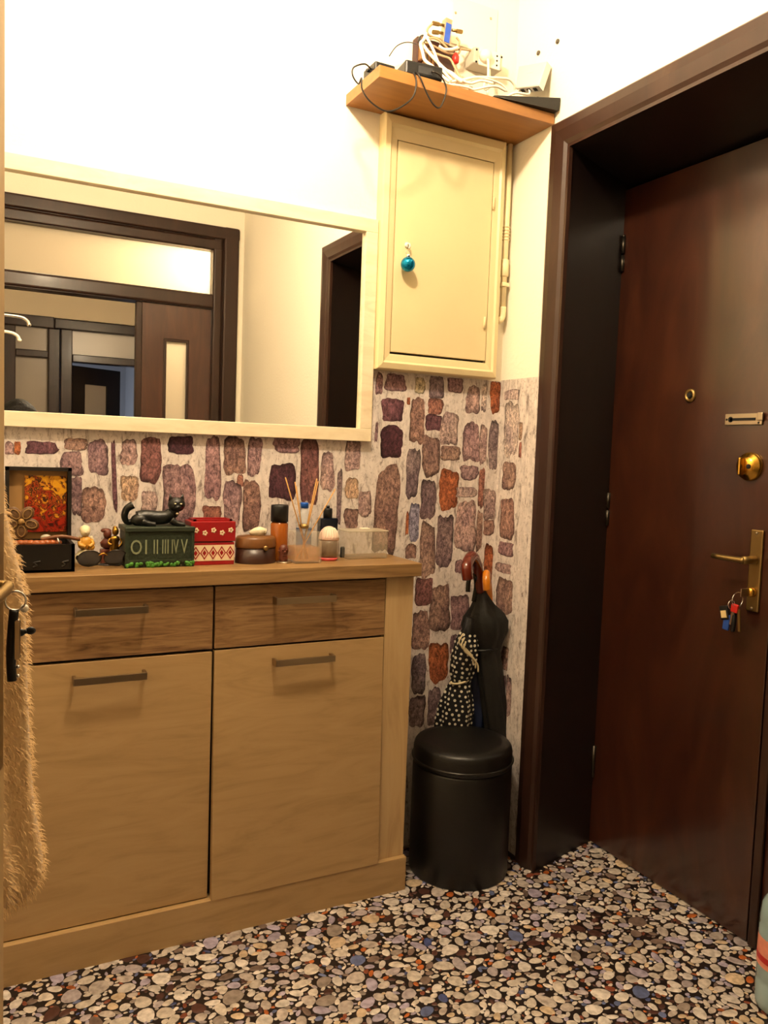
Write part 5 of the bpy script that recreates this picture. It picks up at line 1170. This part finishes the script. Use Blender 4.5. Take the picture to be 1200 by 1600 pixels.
b = MB(); b.sphere(hc, 1, (.068, .085, .102), n=28); b.sphere(hc+Vector((0, .03, -.055)), 1, (.048, .05, .045), n=18); b.cyl(hc+Vector((0, -.015, -.14)), hc+Vector((0, 0, -.05)), .042, .040)
b.lathe([(.013, 0), (.012, .012), (.007, .03), (.004, .04)], M=Matrix.Translation(hc+Vector((0, .080, -.025))), n=10)
for s_ in (-1, 1): b.sphere(hc+Vector((.068*s_, -.005, -.01)), 1, (.008, .016, .026), n=12)
hd = b.build('head', M_skin, pe)
b = MB()
for s_ in (-1, 1): b.sphere(hc+Vector((.028*s_, .075, .002)), 1, (.012, .006, .007), n=10)
b.build('eyes', mat('eye_white', '#d8d0c4', .2), hd)
MB().sphere(hc+Vector((0, .076, -.058)), 1, (.021, .007, .006), n=12).build('mouth', mat('lips', '#93504a', .5), hd)
b = MB()
rings = []
for i in range(15):
    ph_ = math.pi*(.02+.60*i/14)
    rings.append([hc+Vector((.092*math.sin(ph_)*math.cos(t)*(1+.05*math.sin(7*t+i)), -.014+.104*math.sin(ph_)*math.sin(t)*(1 if math.sin(t) < .1 else .90), .020+.112*math.cos(ph_)+(.05*max(0, math.sin(t)) if i > 8 else 0))) for t in [2*math.pi*k/32 for k in range(32)]])
b.loft(rings); b.build('hair', M_hair, pe)
def hand(wrist, palm, fdir, side, up, par):
    wrist, palm = Vector(wrist), Vector(palm); V = [wrist, palm]; Ed = [(0, 1)]; Rd = [.018, .019]
    for k, ln in enumerate((.058, .066, .062, .048)):
        b0 = palm+Vector(up)*(.024-.016*k)+Vector(fdir)*.020; j1 = b0+Vector(fdir)*ln*.45+Vector(side)*.004; j2 = b0+Vector(fdir)*ln*.75+Vector(side)*.016; j3 = b0+Vector(fdir)*ln*.85+Vector(side)*.030
        i0 = len(V); V += [b0, j1, j2, j3]; Ed += [(1, i0), (i0, i0+1), (i0+1, i0+2), (i0+2, i0+3)]; Rd += [.009, .008, .0075, .0065]
    t0 = palm+Vector(up)*.028; i0 = len(V); V += [t0, t0+Vector(up)*.022+Vector(side)*.012, t0+Vector(up)*.034+Vector(side)*.026]; Ed += [(1, i0), (i0, i0+1), (i0+1, i0+2)]; Rd += [.011, .009, .0075]
    return skin_obj('hand', V, Ed, Rd, M_skin, par)
ph0 = Vector(CAM)-Vector(Fv)*.03
fd = Vector(Fv); rt_ = Vector(Rv); up_ = Vector(Uv)
hand(V[8], ph0+rt_*-.052-up_*.06-fd*.014, up_, rt_, -rt_, pe)
hand(V[12], ph0+rt_*.075-up_*.06-fd*.014, up_, -rt_, rt_, pe)
ps = thing('smartphone', 'black smartphone held up by the person, out of frame', 'phone', ph0)
MP = Matrix.Translation(ph0+rt_*.012-up_*.045) @ Matrix(((rt_.x, up_.x, -fd.x, 0), (rt_.y, up_.y, -fd.y, 0), (rt_.z, up_.z, -fd.z, 0), (0, 0, 0, 1)))
MB().box((-.036, -.075, -.004), (.036, .075, .004), bev=.003, M=MP).build('case', M_black, ps)
MB().box((-.033, -.071, .0041), (.033, .071, .0046), M=MP).build('screen', mat('dark_screen', '#0a0a0c', .1), ps)
MB().lathe([(.005, 0), (.005, .001)], M=MP @ Matrix.Translation((-.012, .045, -.0052)), n=16).build('lens', M_gap, ps)
